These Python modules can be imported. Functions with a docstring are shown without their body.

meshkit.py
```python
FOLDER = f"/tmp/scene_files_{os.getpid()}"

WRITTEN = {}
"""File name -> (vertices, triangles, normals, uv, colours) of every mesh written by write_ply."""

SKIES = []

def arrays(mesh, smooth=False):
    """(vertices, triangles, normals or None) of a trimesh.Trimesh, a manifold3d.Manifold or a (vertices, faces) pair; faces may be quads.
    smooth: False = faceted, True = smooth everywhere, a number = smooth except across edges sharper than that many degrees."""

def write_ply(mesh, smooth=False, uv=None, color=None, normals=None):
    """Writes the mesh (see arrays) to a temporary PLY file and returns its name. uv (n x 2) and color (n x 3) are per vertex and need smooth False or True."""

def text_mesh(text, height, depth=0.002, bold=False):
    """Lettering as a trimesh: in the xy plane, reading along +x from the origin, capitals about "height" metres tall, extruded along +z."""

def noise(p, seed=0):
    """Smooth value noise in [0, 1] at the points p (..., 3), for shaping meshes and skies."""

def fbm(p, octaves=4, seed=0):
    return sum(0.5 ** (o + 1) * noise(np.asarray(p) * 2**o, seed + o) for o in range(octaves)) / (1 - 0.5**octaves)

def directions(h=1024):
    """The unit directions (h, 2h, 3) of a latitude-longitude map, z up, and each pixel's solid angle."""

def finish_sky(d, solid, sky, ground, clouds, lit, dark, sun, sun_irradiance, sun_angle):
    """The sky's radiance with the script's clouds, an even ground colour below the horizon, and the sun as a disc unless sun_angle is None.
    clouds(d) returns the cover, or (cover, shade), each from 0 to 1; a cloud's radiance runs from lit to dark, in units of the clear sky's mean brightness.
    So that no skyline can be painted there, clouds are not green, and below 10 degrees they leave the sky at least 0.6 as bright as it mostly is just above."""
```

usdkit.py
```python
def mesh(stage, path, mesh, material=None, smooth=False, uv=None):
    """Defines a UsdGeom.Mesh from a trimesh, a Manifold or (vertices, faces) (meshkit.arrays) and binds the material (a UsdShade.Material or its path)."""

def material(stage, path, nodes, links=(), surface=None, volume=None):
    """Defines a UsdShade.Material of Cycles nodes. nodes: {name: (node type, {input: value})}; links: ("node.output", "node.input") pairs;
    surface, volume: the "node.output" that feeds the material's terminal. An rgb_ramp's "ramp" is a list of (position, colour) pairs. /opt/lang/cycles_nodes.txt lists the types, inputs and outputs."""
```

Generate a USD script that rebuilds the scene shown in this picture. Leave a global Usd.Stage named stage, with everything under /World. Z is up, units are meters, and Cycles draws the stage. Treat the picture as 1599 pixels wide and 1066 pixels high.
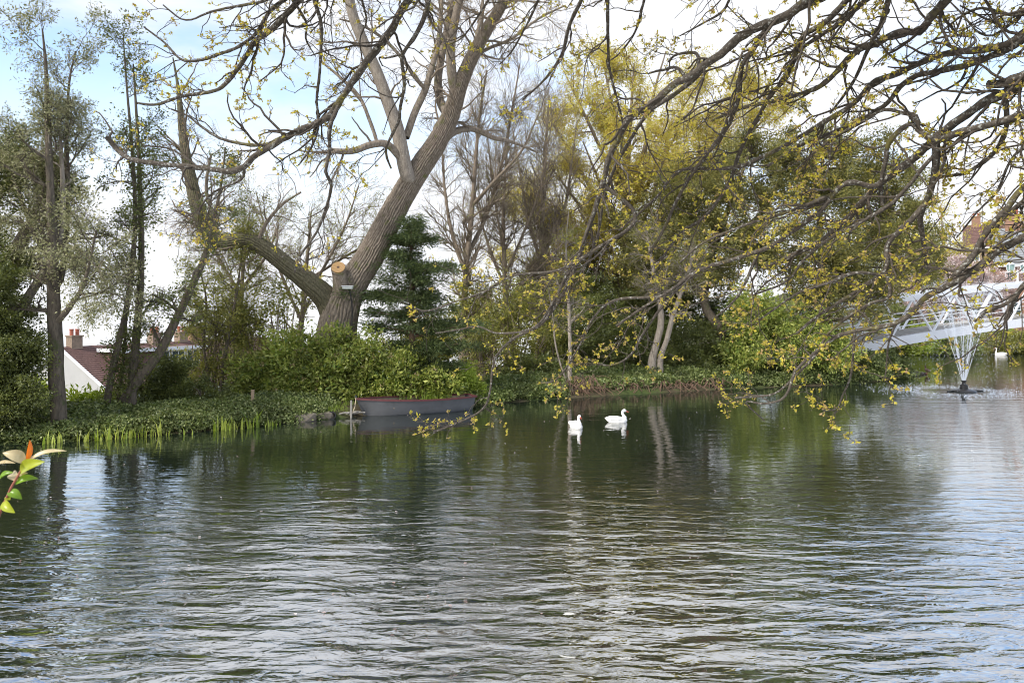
import math, numpy as np, trimesh, manifold3d, shapely, usdkit, meshkit
from shapely.geometry import Polygon, LineString
from shapely import affinity
from pxr import Usd, UsdGeom, UsdLux, UsdShade, Gf, Sdf, Vt

stage = Usd.Stage.CreateInMemory()
UsdGeom.SetStageUpAxis(stage, UsdGeom.Tokens.z)
UsdGeom.SetStageMetersPerUnit(stage, 1.0)
world = UsdGeom.Xform.Define(stage, '/World')
stage.SetDefaultPrim(world.GetPrim())
UsdGeom.Scope.Define(stage, '/World/Looks')

# ------------------------------------------------------------------ camera, sky, sun, exposure
F, EYE, HZ = 1200.0, 3.3, 480.0            # focal length in photo pixels, eye height, horizon row
cam = UsdGeom.Camera.Define(stage, '/World/camera')
cam.AddTranslateOp().Set(Gf.Vec3d(0, 0, EYE))
cam.AddRotateXOp().Set(90.0)
cam.CreateHorizontalApertureAttr(36.0)
cam.CreateVerticalApertureAttr(36.0 * 682 / 1024)
cam.CreateFocalLengthAttr(36.0 * F / 1599)
cam.CreateVerticalApertureOffsetAttr(-36.0 * (533 - HZ) / 1599)
cam.CreateClippingRangeAttr(Gf.Vec2f(0.05, 20000))
cam.CreateExposureAttr(1.62)
cam.CreateFStopAttr(8.0); cam.CreateFocusDistanceAttr(20.0)

SUN = np.array([-0.62, -0.55, 0.80]); SUN /= np.linalg.norm(SUN)
sun = UsdLux.DistantLight.Define(stage, '/World/sun')
sun.CreateIntensityAttr(0.4); sun.CreateAngleAttr(12.0); sun.CreateColorAttr(Gf.Vec3f(1.0, 0.95, 0.87))
sun.CreateNormalizeAttr(True)
az = math.degrees(math.atan2(SUN[0], SUN[1])); el = math.asin(SUN[2])
sun.AddRotateZOp().Set(-az); sun.AddRotateXOp().Set(math.degrees(el) - 90.0 + 180.0 - 180.0)
_m = sun.ComputeLocalToWorldTransform(0)
_d = _m.TransformDir(Gf.Vec3d(0, 0, 1))
if np.dot(np.array(_d), SUN) < 0.999:      # set the orientation directly: the light's +z axis points at the sun
    sun.ClearXformOpOrder()
    z = SUN; x = np.cross([0, 0, 1.0], z); x /= np.linalg.norm(x); y = np.cross(z, x)
    M4 = Gf.Matrix4d(*x, 0, *y, 0, *z, 0, 0, 0, 0, 1)
    sun.AddTransformOp(opSuffix='aim').Set(M4)

sky_m = usdkit.material(stage, '/World/Looks/sky_look', {
    'tc': ('texture_coordinate', {}),
    'sp': ('separate_xyz', {}),
    'zc': ('math', {'math_type': 'maximum', 'value2': 0.02}),
    'cb': ('combine_xyz', {}),
    'sky': ('sky_texture', {'sky_type': 'single_scattering', 'sun_disc': False, 'sun_elevation': el, 'sun_rotation': math.radians(az),
                            'altitude': 50.0, 'air_density': 1.0, 'aerosol_density': 0.3}),
    'den': ('math', {'math_type': 'add', 'value2': 0.22}),
    'ux': ('math', {'math_type': 'divide'}), 'uy': ('math', {'math_type': 'divide'}),
    'uv': ('combine_xyz', {'z': 8.2}),
    'n': ('noise_texture', {'scale': 1.15, 'detail': 7, 'roughness': 0.55, 'distortion': 0.4}),
    'cl': ('map_range', {'range_type': 'smoothstep', 'from_min': 0.36, 'from_max': 0.56, 'to_min': 0.0, 'to_max': 0.95, 'clamp': True}),
    'hz': ('map_range', {'range_type': 'smoothstep', 'from_min': 0.05, 'from_max': 0.34, 'to_min': 0.06, 'to_max': 1.0, 'clamp': True}),
    'ic': ('math', {'math_type': 'subtract', 'value1': 1.0}),
    'pr': ('math', {'math_type': 'multiply'}),
    'fac': ('math', {'math_type': 'subtract', 'value1': 1.0}),
    'mix': ('mix', {'color2': (3.55, 3.6, 3.75)}),
    'bg': ('background_shader', {'strength': 0.1}),
}, [('tc.generated', 'sp.vector'), ('sp.z', 'zc.value1'), ('sp.x', 'cb.x'), ('sp.y', 'cb.y'), ('zc.value', 'cb.z'), ('cb.vector', 'sky.vector'),
    ('zc.value', 'den.value1'), ('sp.x', 'ux.value1'), ('den.value', 'ux.value2'), ('sp.y', 'uy.value1'), ('den.value', 'uy.value2'),
    ('ux.value', 'uv.x'), ('uy.value', 'uv.y'), ('uv.vector', 'n.vector'), ('n.fac', 'cl.value'), ('sp.z', 'hz.value'),
    ('cl.result', 'ic.value2'), ('ic.value', 'pr.value1'), ('hz.result', 'pr.value2'), ('pr.value', 'fac.value2'),
    ('fac.value', 'mix.fac'), ('sky.color', 'mix.color1'), ('mix.color', 'bg.color')], surface='bg.background')
sky = UsdLux.DomeLight.Define(stage, '/World/sky')
sky.CreateIntensityAttr(1.0)
UsdShade.MaterialBindingAPI.Apply(sky.GetPrim()).Bind(sky_m)
sky.GetPrim().SetCustomDataByKey('kind', 'structure')

# ------------------------------------------------------------------ helpers
NAMES = {}
def numbered(path):
    k = NAMES.get(path, 0); NAMES[path] = k + 1
    return path if k == 0 else '%s_%03d' % (path, k)
def tag(p, label=None, cat=None, group=None, kind=None):
    p = p.GetPrim() if hasattr(p, 'GetPrim') else p
    for k, v in (('label', label), ('category', cat), ('group', group), ('kind', kind)):
        if v: p.SetCustomDataByKey(k, v)
    return p
def thing(name, label, cat, loc=(0, 0, 0), rz=0.0, group=None, scale=None):
    x = UsdGeom.Xform.Define(stage, numbered('/World/' + name))
    x.AddTranslateOp().Set(Gf.Vec3d(*map(float, loc)))
    if rz: x.AddRotateZOp().Set(float(rz))
    if scale: x.AddScaleOp().Set(Gf.Vec3f(scale, scale, scale))
    return tag(x, label, cat, group)
def obj(name, mesh, m, parent=None, smooth=False, uv=None, kind=None, label=None, origin=None, grp=4):
    base = str(parent.GetPath()) if parent else '/World'
    if origin is not None:
        if isinstance(mesh, trimesh.Trimesh): mesh = mesh.copy(); mesh.apply_translation(-np.asarray(origin, float))
        else: mesh = (np.asarray(mesh[0]) - np.asarray(origin, float), mesh[1])
    o = usdkit.mesh(stage, numbered(base + '/' + name), mesh, M[m] if isinstance(m, str) else m, smooth=smooth, uv=uv)
    if kind: tag(o, kind=kind)
    if label: tag(o, label)
    if m in LEAFY: tones(o, grp)
    return o.GetPrim()
LEAFY, TR = set(), np.random.default_rng(77)
def tones(o, grp):
    n = len(o.GetPointsAttr().Get()); k = -(-n // grp)
    UsdGeom.PrimvarsAPI(o).CreatePrimvar('tone', Sdf.ValueTypeNames.FloatArray, 'vertex').Set(Vt.FloatArray.FromNumpy(np.repeat(TR.random(k), grp)[:n].astype(np.float32)))
def copy_thing(src, loc, rz=0.0, label=None, group=None, scale=None):
    was = src.GetCustomData()
    t = thing(src.GetName().rstrip('0123456789').rstrip('_'), label or was['label'], was['category'], loc, rz, group or was.get('group'), scale)
    t.GetReferences().AddInternalReference(src.GetPath()); t.SetInstanceable(True)
    return t
def P(x, y, Z):
    x, y, Z = np.broadcast_arrays(np.asarray(x, float), np.asarray(y, float), np.asarray(Z, float))
    return np.stack([(x - 799.5) / F * Z, Z, EYE + (HZ - y) / F * Z], -1)
def W(x, y):                                # a point of the water surface
    return P(x, y, EYE * F / (y - HZ))
def cat(parts):
    vs, fs, n = [], [], 0
    for v, f in parts:
        f = np.asarray(f); v = np.asarray(v, float)
        if f.shape[1] == 4: f = np.vstack([f[:, [0, 1, 2]], f[:, [0, 2, 3]]])
        vs.append(v); fs.append(f + n); n += len(v)
    return np.vstack(vs), np.vstack(fs)
def box(sx, sy, sz, c=(0, 0, 0), bevel=0.0):
    if bevel:
        m = manifold3d.Manifold.hull_points(np.array([[i * (sx / 2 - bx), j * (sy / 2 - by), k * (sz / 2 - bz)] for i in (-1, 1) for j in (-1, 1) for k in (-1, 1)
             for bx, by, bz in ((0, bevel, bevel), (bevel, 0, bevel), (bevel, bevel, 0))])).to_mesh()
        v, f = np.array(m.vert_properties[:, :3]), np.array(m.tri_verts)
    else:
        b = trimesh.creation.box((sx, sy, sz)); v, f = np.array(b.vertices), np.array(b.faces)
    return v + np.asarray(c, float), f
def bar(a, b, w, h=None):                   # a square bar from a to b
    a, b = np.asarray(a, float), np.asarray(b, float); d = b - a; L = np.linalg.norm(d); d = d / L
    s = np.cross(d, [0, 0, 1.0])
    if np.linalg.norm(s) < 1e-3: s = np.array([1.0, 0, 0])
    s /= np.linalg.norm(s); u = np.cross(s, d)
    v, f = box(L, w, h or w, bevel=min(w, h or w) * 0.12)
    return a + (v[:, :1] + L / 2) * d + v[:, 1:2] * s + v[:, 2:3] * u, f
def cyl(r, h, c=(0, 0, 0), n=16):
    m = trimesh.creation.cylinder(r, h, sections=n); return np.array(m.vertices) + np.asarray(c, float), np.array(m.faces)
def hull_chain(chain, refine=None, smooth_it=8):
    """chains of (x, y, z, r); one continuous rounded body"""
    parts = []
    for ch in chain:
        for a, b in zip(ch[:-1], ch[1:]):
            s = [manifold3d.Manifold.sphere(q[3], 20).translate(tuple(q[:3])) for q in (a, b)]
            parts.append(manifold3d.Manifold.batch_hull(s))
    m = parts[0]
    for p in parts[1:]: m = m + p
    if refine: m = m.refine_to_length(refine)
    q = m.to_mesh(); t = trimesh.Trimesh(q.vert_properties[:, :3], q.tri_verts, process=True)
    if smooth_it: trimesh.smoothing.filter_taubin(t, iterations=smooth_it)
    return t
def sstep(a, b, x):
    t = np.clip((np.asarray(x, float) - a) / (b - a), 0, 1); return t * t * (3 - 2 * t)

def resample(pts, K):
    """a smooth curve through the points, K points evenly spaced"""
    pts = np.asarray(pts, float)
    if len(pts) > 2:
        q = np.vstack([2 * pts[0] - pts[1], pts, 2 * pts[-1] - pts[-2]]); out = []
        for i in range(1, len(q) - 2):
            t = np.linspace(0, 1, 12, endpoint=False)[:, None]; p0, p1, p2, p3 = q[i - 1:i + 3]
            out.append(0.5 * (2 * p1 + (p2 - p0) * t + (2 * p0 - 5 * p1 + 4 * p2 - p3) * t ** 2 + (3 * p1 - p0 - 3 * p2 + p3) * t ** 3))
        pts = np.vstack(out + [pts[-1:]])
    s = np.concatenate([[0], np.cumsum(np.linalg.norm(np.diff(pts, axis=0), axis=1))])
    u = np.linspace(0, s[-1], K)
    return np.stack([np.interp(u, s, pts[:, k]) for k in range(pts.shape[1])], 1)
def norm(v): return v / (np.linalg.norm(v, axis=-1, keepdims=True) + 1e-12)
def tubes(Pn, R, sides=6, rough=0.0, rng=None, cap=True):
    """(n,k,3) centre lines, (n,k) radii -> one (vertices, triangles)"""
    Pn, R = np.asarray(Pn, float), np.asarray(R, float)
    n, k, _ = Pn.shape
    T = norm(np.gradient(Pn, axis=1)); mean = norm(Pn[:, -1] - Pn[:, 0])
    ax = np.eye(3)[np.argmin(np.abs(mean), axis=1)]
    A = norm(np.cross(T, ax[:, None, :])); B = np.cross(T, A)
    th = np.arange(sides) * 2 * np.pi / sides
    r = R[:, :, None]
    if rough and rng is not None: r = r * (1 + rough * rng.normal(size=(n, k, sides)))
    V = Pn[:, :, None] + (r * np.cos(th))[..., None] * A[:, :, None] + (r * np.sin(th))[..., None] * B[:, :, None]
    i, j = np.meshgrid(np.arange(k - 1), np.arange(sides), indexing='ij')
    q = np.stack([i * sides + j, i * sides + (j + 1) % sides, (i + 1) * sides + (j + 1) % sides, (i + 1) * sides + j], -1).reshape(-1, 4)
    f = np.vstack([q[:, [0, 2, 1]], q[:, [0, 3, 2]]])
    if cap:
        e = (k - 1) * sides; f = np.vstack([f] + [[[e, e + j + 1, e + j]] for j in range(1, sides - 1)])
        f[-(sides - 2):] = f[-(sides - 2):][:, [0, 2, 1]]
    Fc = (f[None] + (np.arange(n) * k * sides)[:, None, None]).reshape(-1, 3)
    return V.reshape(-1, 3), Fc
def sprout(Pp, Rp, n, rng, t=(0.2, 1.0), ang=(35, 65), length=(0.5, 1.0), K=6, wander=0.18, trop=(0, 0, 0.2), ratio=0.55, rmin=0.003, tip=0.4, bias=None, lenfall=0.5):
    """n branches that grow from the given ones"""
    N, k, _ = Pp.shape
    L = np.linalg.norm(np.diff(Pp, axis=1), axis=2).sum(1)
    pi = rng.choice(N, n, p=L / L.sum()); tt = t[0] + (t[1] - t[0]) * rng.random(n)
    x = tt * (k - 1); i0 = np.minimum(x.astype(int), k - 2); fr = (x - i0)[:, None]
    base = Pp[pi, i0] * (1 - fr) + Pp[pi, i0 + 1] * fr; r0 = Rp[pi, i0] * (1 - fr[:, 0]) + Rp[pi, i0 + 1] * fr[:, 0]
    tan = norm(Pp[pi, i0 + 1] - Pp[pi, i0])
    per = norm(np.cross(tan, rng.normal(size=(n, 3))))
    a = np.radians(ang[0] + (ang[1] - ang[0]) * rng.random(n))[:, None]
    d = norm(tan * np.cos(a) + per * np.sin(a) + (0 if bias is None else np.asarray(bias)))
    ln = (length[0] + (length[1] - length[0]) * rng.random(n)) * (1 - lenfall * tt)
    st = (ln / (K - 1))[:, None]; pts = [base]; trop = np.asarray(trop, float)
    for q in range(K - 1):
        d = norm(d + wander * rng.normal(size=(n, 3)) + trop / (K - 1))
        pts.append(pts[-1] + d * st)
    r = np.clip(r0 * ratio, rmin, None)
    R = r[:, None] * np.linspace(1, tip, K)[None]
    return np.stack(pts, 1), np.maximum(R, rmin * 0.7)
def on_twigs(Pt, n, rng, jitter=0.05, t=(0.2, 1.0)):
    N, k, _ = Pt.shape
    pi = rng.integers(0, N, n); x = (t[0] + (t[1] - t[0]) * rng.random(n)) * (k - 1); i0 = np.minimum(x.astype(int), k - 2); fr = (x - i0)[:, None]
    return Pt[pi, i0] * (1 - fr) + Pt[pi, i0 + 1] * fr + rng.normal(size=(n, 3)) * jitter, norm(Pt[pi, i0 + 1] - Pt[pi, i0])
def leaves(C, rng, L=(0.05, 0.09), wid=0.5, D=None, spread=1.0, up=0.0, fold=0.25):
    """leaf blades of four corners, folded along the midrib"""
    n = len(C); d = rng.normal(size=(n, 3)) * spread
    if D is not None: d = d + D
    d = norm(d); nn = rng.normal(size=(n, 3)); nn[:, 2] += up
    s = norm(np.cross(d, nn)); u = np.cross(s, d)
    ln = (L[0] + (L[1] - L[0]) * rng.random(n))[:, None]; w = ln * wid * 0.5
    mid = C + d * ln * 0.45
    V = np.stack([C, mid + s * w + u * w * fold, C + d * ln, mid - s * w + u * w * fold], 1).reshape(-1, 3)
    b = np.arange(n)[:, None] * 4
    return V, np.vstack([b + [0, 1, 2], b + [0, 2, 3]])
def clumps(lobes, n, per, rng, rad=0.35, inner=0.45, squash=0.8):
    """clump centres spread through ellipsoid lobes (centre, radii), then leaf positions round them; returns centres, positions and outward directions"""
    vol = np.array([np.prod(l[1]) ** 0.7 for l in lobes]); which = rng.choice(len(lobes), n, p=vol / vol.sum())
    c = np.array([l[0] for l in lobes])[which]; r = np.array([l[1] for l in lobes])[which]
    d = norm(rng.normal(size=(n, 3))); rr = (inner + (1 - inner) * rng.random(n) ** 0.6)[:, None]
    cc = c + d * r * rr * (1 + 0.16 * rng.normal(size=(n, 1)))
    k = rng.poisson(per, n) + 3; idx = np.repeat(np.arange(n), k); cr = rad * (0.6 + 0.8 * rng.random(n))
    off = norm(rng.normal(size=(len(idx), 3))) * (rng.random((len(idx), 1)) ** 0.5) * cr[idx][:, None]; off[:, 2] *= squash
    return cc, cc[idx] + off, norm(d[idx] + off / cr[idx][:, None])

SPRAYS = {}
def sprays(name, pos, D, leaf, parent, origin, rng, L, wid, per=8, rad=0.12, up=0.4, spread=0.8, kinds=5, size=(0.75, 1.3)):
    """a mass of leaves as instanced leafy sprays; D = which way each spray points"""
    path = numbered(str(parent.GetPath()) + '/' + name if parent else '/World/' + name); pi = UsdGeom.PointInstancer.Define(stage, path); targets = []
    for k in range(kinds):
        q = norm(rng.normal(size=(per, 3))) * rad * rng.random((per, 1)) ** .5; q[:, 0] *= 1.4
        v, f = leaves(q, rng, L, wid, D=np.tile([.7, 0, 0], (per, 1)) + q / rad * .6, spread=spread, up=up)
        targets.append(obj('spray', (v, f), leaf, pi).GetPath())
    pi.CreatePrototypesRel().SetTargets(targets); n = len(pos)
    pi.CreateProtoIndicesAttr(Vt.IntArray.FromNumpy(rng.integers(0, kinds, n).astype(np.int32)))
    pi.CreatePositionsAttr(Vt.Vec3fArray.FromNumpy((pos - np.asarray(origin)).astype(np.float32)))
    x = norm(D + 1e-6); z = norm(np.array([0, 0, 1.0]) + .35 * rng.normal(size=(n, 3))); y = norm(np.cross(z, x)); z = np.cross(x, y)
    from scipy.spatial.transform import Rotation
    q = Rotation.from_matrix(np.stack([x, y, z], -1)).as_quat()
    pi.CreateOrientationsAttr(Vt.QuathArray([Gf.Quath(float(a[3]), float(a[0]), float(a[1]), float(a[2])) for a in q]))
    s = (size[0] + (size[1] - size[0]) * rng.random(n)); pi.CreateScalesAttr(Vt.Vec3fArray.FromNumpy(np.repeat(s[:, None], 3, 1).astype(np.float32)))
    return tag(pi, kind='stuff')

# ------------------------------------------------------------------ materials
M = {}
def mat(name, nodes, links, surface='p.BSDF', volume=None):
    M[name] = usdkit.material(stage, '/World/Looks/' + name, nodes, links, surface, volume); return M[name]
def plain(name, col, rough=0.5, var=0.18, scale=6.0, bump=0.0, bscale=40.0, metallic=0.0, spec=0.5, coat=0.0):
    nodes = {'g': ('geometry', {}), 'n': ('noise_texture', {'scale': scale, 'detail': 6, 'roughness': 0.65}),
             'r': ('rgb_ramp', {'ramp': [(0.25, tuple(c * (1 - var) for c in col)), (0.75, tuple(min(1, c * (1 + var)) for c in col))]}),
             'p': ('principled_bsdf', {'roughness': rough, 'metallic': metallic, 'specular_ior_level': spec, 'coat_weight': coat})}
    links = [('g.position', 'n.vector'), ('n.fac', 'r.fac'), ('r.color', 'p.base_color')]
    if bump:
        nodes['bn'] = ('noise_texture', {'scale': bscale, 'detail': 4}); nodes['b'] = ('bump', {'strength': 0.8, 'distance': bump})
        links += [('g.position', 'bn.vector'), ('bn.fac', 'b.height'), ('b.normal', 'p.normal')]
    return mat(name, nodes, links)
def leafmat(name, ramp, trans=0.35, rough=0.5, spec=0.35, nscale=1.2, lo=0.72, hi=1.25):
    ramp = [tuple(c * (1.32 if max(max(z) for z in ramp) < .38 else 1.0) for c in q) for q in ramp]; n = len(ramp); LEAFY.add(name)
    return mat(name, {'g': ('geometry', {}), 'at': ('attribute', {'attribute': 'tone'}), 'oi': ('object_info', {}), 'ad': ('math', {'math_type': 'add'}), 'fr': ('math', {'math_type': 'pingpong', 'value2': 1.0}), 'r': ('rgb_ramp', {'ramp': list(zip(np.linspace(0, 1, n), ramp))}),
        'n': ('noise_texture', {'scale': nscale, 'detail': 3}), 'mr': ('map_range', {'from_min': 0.3, 'from_max': 0.7, 'to_min': lo, 'to_max': hi}),
        'm': ('mix', {'mix_type': 'multiply', 'fac': 1.0}), 'c': ('combine_xyz', {}),
        'p': ('principled_bsdf', {'roughness': rough, 'specular_ior_level': spec}), 'hs': ('hsv', {'saturation': 1.15, 'value': 1.25, 'hue': 0.49}),
        't': ('translucent_bsdf', {}), 'x': ('mix_closure', {'fac': trans})},
        [('at.fac', 'ad.value1'), ('oi.random', 'ad.value2'), ('ad.value', 'fr.value1'), ('fr.value', 'r.fac'), ('g.position', 'n.vector'), ('n.fac', 'mr.value'), ('mr.result', 'c.x'), ('mr.result', 'c.y'), ('mr.result', 'c.z'),
         ('r.color', 'm.color1'), ('c.vector', 'm.color2'), ('m.color', 'p.base_color'), ('m.color', 'hs.color'), ('hs.color', 't.color'),
         ('p.BSDF', 'x.closure1'), ('t.BSDF', 'x.closure2')], surface='x.closure')
def barkmat(name, dark, light, patch=None, patch_amt=0.55, scale=9.0, bump=0.012, moss=None, stretch=(1, 1, 0.25)):
    nodes = {'g': ('geometry', {}), 'mp': ('mapping', {'scale': stretch}), 'n': ('noise_texture', {'scale': scale * 2.5, 'detail': 6, 'roughness': 0.7}),
             'r': ('rgb_ramp', {'ramp': [(0.3, dark), (0.68, light)]}),
             'b': ('bump', {'strength': 0.9, 'distance': bump}), 'p': ('principled_bsdf', {'roughness': 0.85, 'specular_ior_level': 0.25})}
    links = [('g.position', 'mp.vector'), ('mp.vector', 'n.vector'), ('n.fac', 'r.fac'), ('n.fac', 'b.height'), ('b.normal', 'p.normal')]
    last = 'r.color'
    for k, (col, sc, a, b) in enumerate([x for x in ((patch and (patch, 26.0, patch_amt, patch_amt + 0.09)), (moss and (moss, 3.0, 0.58, 0.70))) if x]):
        nodes['n%d' % k] = ('noise_texture', {'scale': sc, 'detail': 4, 'roughness': 0.6}); nodes['q%d' % k] = ('map_range', {'from_min': a, 'from_max': b, 'clamp': True, 'to_max': 0.85})
        nodes['m%d' % k] = ('mix', {'color2': col})
        links += [('g.position', 'n%d.vector' % k), ('n%d.fac' % k, 'q%d.value' % k), ('q%d.result' % k, 'm%d.fac' % k), (last, 'm%d.color1' % k)]
        last = 'm%d.color' % k
    links.append((last, 'p.base_color'))
    return mat(name, nodes, links)

barkmat('oak_bark', (0.032, 0.026, 0.02), (0.125, 0.105, 0.084), patch=(0.36, 0.36, 0.33), patch_amt=0.57, scale=12, moss=(0.16, 0.14, 0.035), stretch=(1, 1, 1), bump=0.008)
barkmat('oak_twig_bark', (0.032, 0.025, 0.019), (0.115, 0.095, 0.075), patch=(0.30, 0.29, 0.26), patch_amt=0.6, scale=20, stretch=(1, 1, 1), bump=0.003)
barkmat('furrowed_bark', (0.08, 0.062, 0.046), (0.33, 0.275, 0.215), scale=8, moss=(0.13, 0.14, 0.04), bump=0.02, stretch=(1, 1, 0.35))
barkmat('mossy_bark', (0.05, 0.045, 0.028), (0.19, 0.17, 0.105), scale=8, moss=(0.12, 0.13, 0.035), bump=0.02, stretch=(1, 1, 0.6))
barkmat('pale_bark', (0.15, 0.125, 0.10), (0.36, 0.31, 0.255), scale=6, bump=0.008, patch=(0.5, 0.47, 0.40), patch_amt=0.6)
barkmat('dark_bark', (0.05, 0.042, 0.033), (0.17, 0.14, 0.105), scale=7, moss=(0.06, 0.075, 0.025), bump=0.015)
barkmat('brown_twig', (0.11, 0.085, 0.062), (0.27, 0.22, 0.165), scale=8, bump=0.003)
barkmat('root_bark', (0.07, 0.042, 0.028), (0.21, 0.14, 0.095), scale=10, bump=0.006, stretch=(1, 1, 1))
leafmat('grey_green_leaf', [(0.05, 0.056, 0.022), (0.10, 0.11, 0.042), (0.17, 0.17, 0.075), (0.27, 0.26, 0.14)], 0.25, 0.45, 0.5)
leafmat('dark_leaf', [(0.034, 0.045, 0.014), (0.07, 0.085, 0.023), (0.13, 0.145, 0.038)], 0.28, 0.4, 0.5)
leafmat('holm_leaf', [(0.036, 0.044, 0.015), (0.075, 0.082, 0.024), (0.13, 0.13, 0.038), (0.21, 0.19, 0.06)], 0.3, 0.5, 0.35, nscale=0.6, lo=.55, hi=1.35)
leafmat('laurel_leaf', [(0.05, 0.085, 0.02), (0.11, 0.155, 0.03), (0.19, 0.23, 0.045), (0.32, 0.33, 0.09)], 0.3, 0.35, 0.5)
leafmat('new_shoot_leaf', [(0.42, 0.34, 0.17), (0.55, 0.40, 0.25), (0.50, 0.46, 0.20)], 0.35, 0.5)
leafmat('ivy_leaf', [(0.022, 0.036, 0.010), (0.048, 0.068, 0.016), (0.09, 0.12, 0.03), (0.21, 0.23, 0.09)], 0.2, 0.45, 0.45, lo=.6, hi=1.4)
leafmat('fresh_leaf', [(0.12, 0.17, 0.03), (0.20, 0.27, 0.04), (0.30, 0.34, 0.08)], 0.45, 0.5)
leafmat('mid_leaf', [(0.07, 0.085, 0.022), (0.14, 0.15, 0.036), (0.24, 0.23, 0.06)], 0.35, 0.5)
leafmat('yellow_leaf', [(0.28, 0.20, 0.08), (0.46, 0.38, 0.10), (0.58, 0.50, 0.11), (0.52, 0.50, 0.14)], 0.4, 0.5)
leafmat('oak_bud_leaf', [(0.26, 0.13, 0.07), (0.42, 0.29, 0.15), (0.50, 0.40, 0.13), (0.56, 0.48, 0.07), (0.46, 0.44, 0.08)], 0.4, 0.45, nscale=4)
leafmat('conifer_leaf', [(0.02, 0.035, 0.014), (0.04, 0.06, 0.02), (0.075, 0.095, 0.03)], 0.12, 0.5, 0.3)
leafmat('blossom', [(0.55, 0.40, 0.40), (0.66, 0.55, 0.52), (0.72, 0.66, 0.62), (0.40, 0.25, 0.22)], 0.4, 0.6)
leafmat('iris_leaf', [(0.11, 0.16, 0.03), (0.19, 0.26, 0.04), (0.30, 0.33, 0.08)], 0.4, 0.4)
leafmat('grass_blade', [(0.10, 0.16, 0.03), (0.18, 0.27, 0.04), (0.27, 0.33, 0.07)], 0.4, 0.5)
leafmat('brown_bud', [(0.20, 0.12, 0.06), (0.32, 0.22, 0.10), (0.36, 0.30, 0.10)], 0.3, 0.6)
plain('boat_paint', (0.062, 0.065, 0.070), 0.5, 0.30, 2.6, bump=0.002, bscale=12)
plain('boat_inside', (0.20, 0.16, 0.11), 0.7, 0.3, 8)
plain('red_gunwale', (0.095, 0.024, 0.026), 0.6, 0.3, 9)
plain('white_feather', (0.72, 0.71, 0.68), 0.8, 0.12, 22, bump=0.004, bscale=30)
plain('red_beak', (0.45, 0.07, 0.04), 0.4, 0.2, 30)
plain('black_plastic', (0.012, 0.012, 0.013), 0.35, 0.3, 10)
plain('duck_feather', (0.16, 0.10, 0.06), 0.8, 0.4, 40)
plain('white_paint', (0.76, 0.77, 0.79), 0.4, 0.05, 3, bump=0.002, bscale=6)
plain('white_render', (0.48, 0.475, 0.465), 0.9, 0.07, 1.2, bump=0.004, bscale=30)
plain('grey_slate', (0.24, 0.25, 0.26), 0.7, 0.15, 5)
plain('chimney_pot', (0.42, 0.13, 0.08), 0.8, 0.25, 6)
plain('window_glass', (0.05, 0.07, 0.075), 0.06, 0.2, 2)
plain('deck_board', (0.38, 0.36, 0.33), 0.8, 0.2, 6)
plain('lamp_glass', (0.30, 0.42, 0.40), 0.2, 0.1, 6)
plain('wood_post', (0.33, 0.24, 0.16), 0.85, 0.3, 14, bump=0.006)
plain('grey_stake', (0.24, 0.225, 0.20), 0.8, 0.2, 14)
plain('stone_slab', (0.17, 0.145, 0.11), 0.9, 0.3, 7, bump=0.02, bscale=14)
plain('rope', (0.45, 0.36, 0.24), 0.9, 0.2, 60)
plain('maroon_paint', (0.16, 0.035, 0.045), 0.6, 0.2, 5)
plain('red_stem', (0.36, 0.13, 0.09), 0.5, 0.25, 20)
plain('galvanised', (0.62, 0.65, 0.62), 0.45, 0.15, 20)
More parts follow.
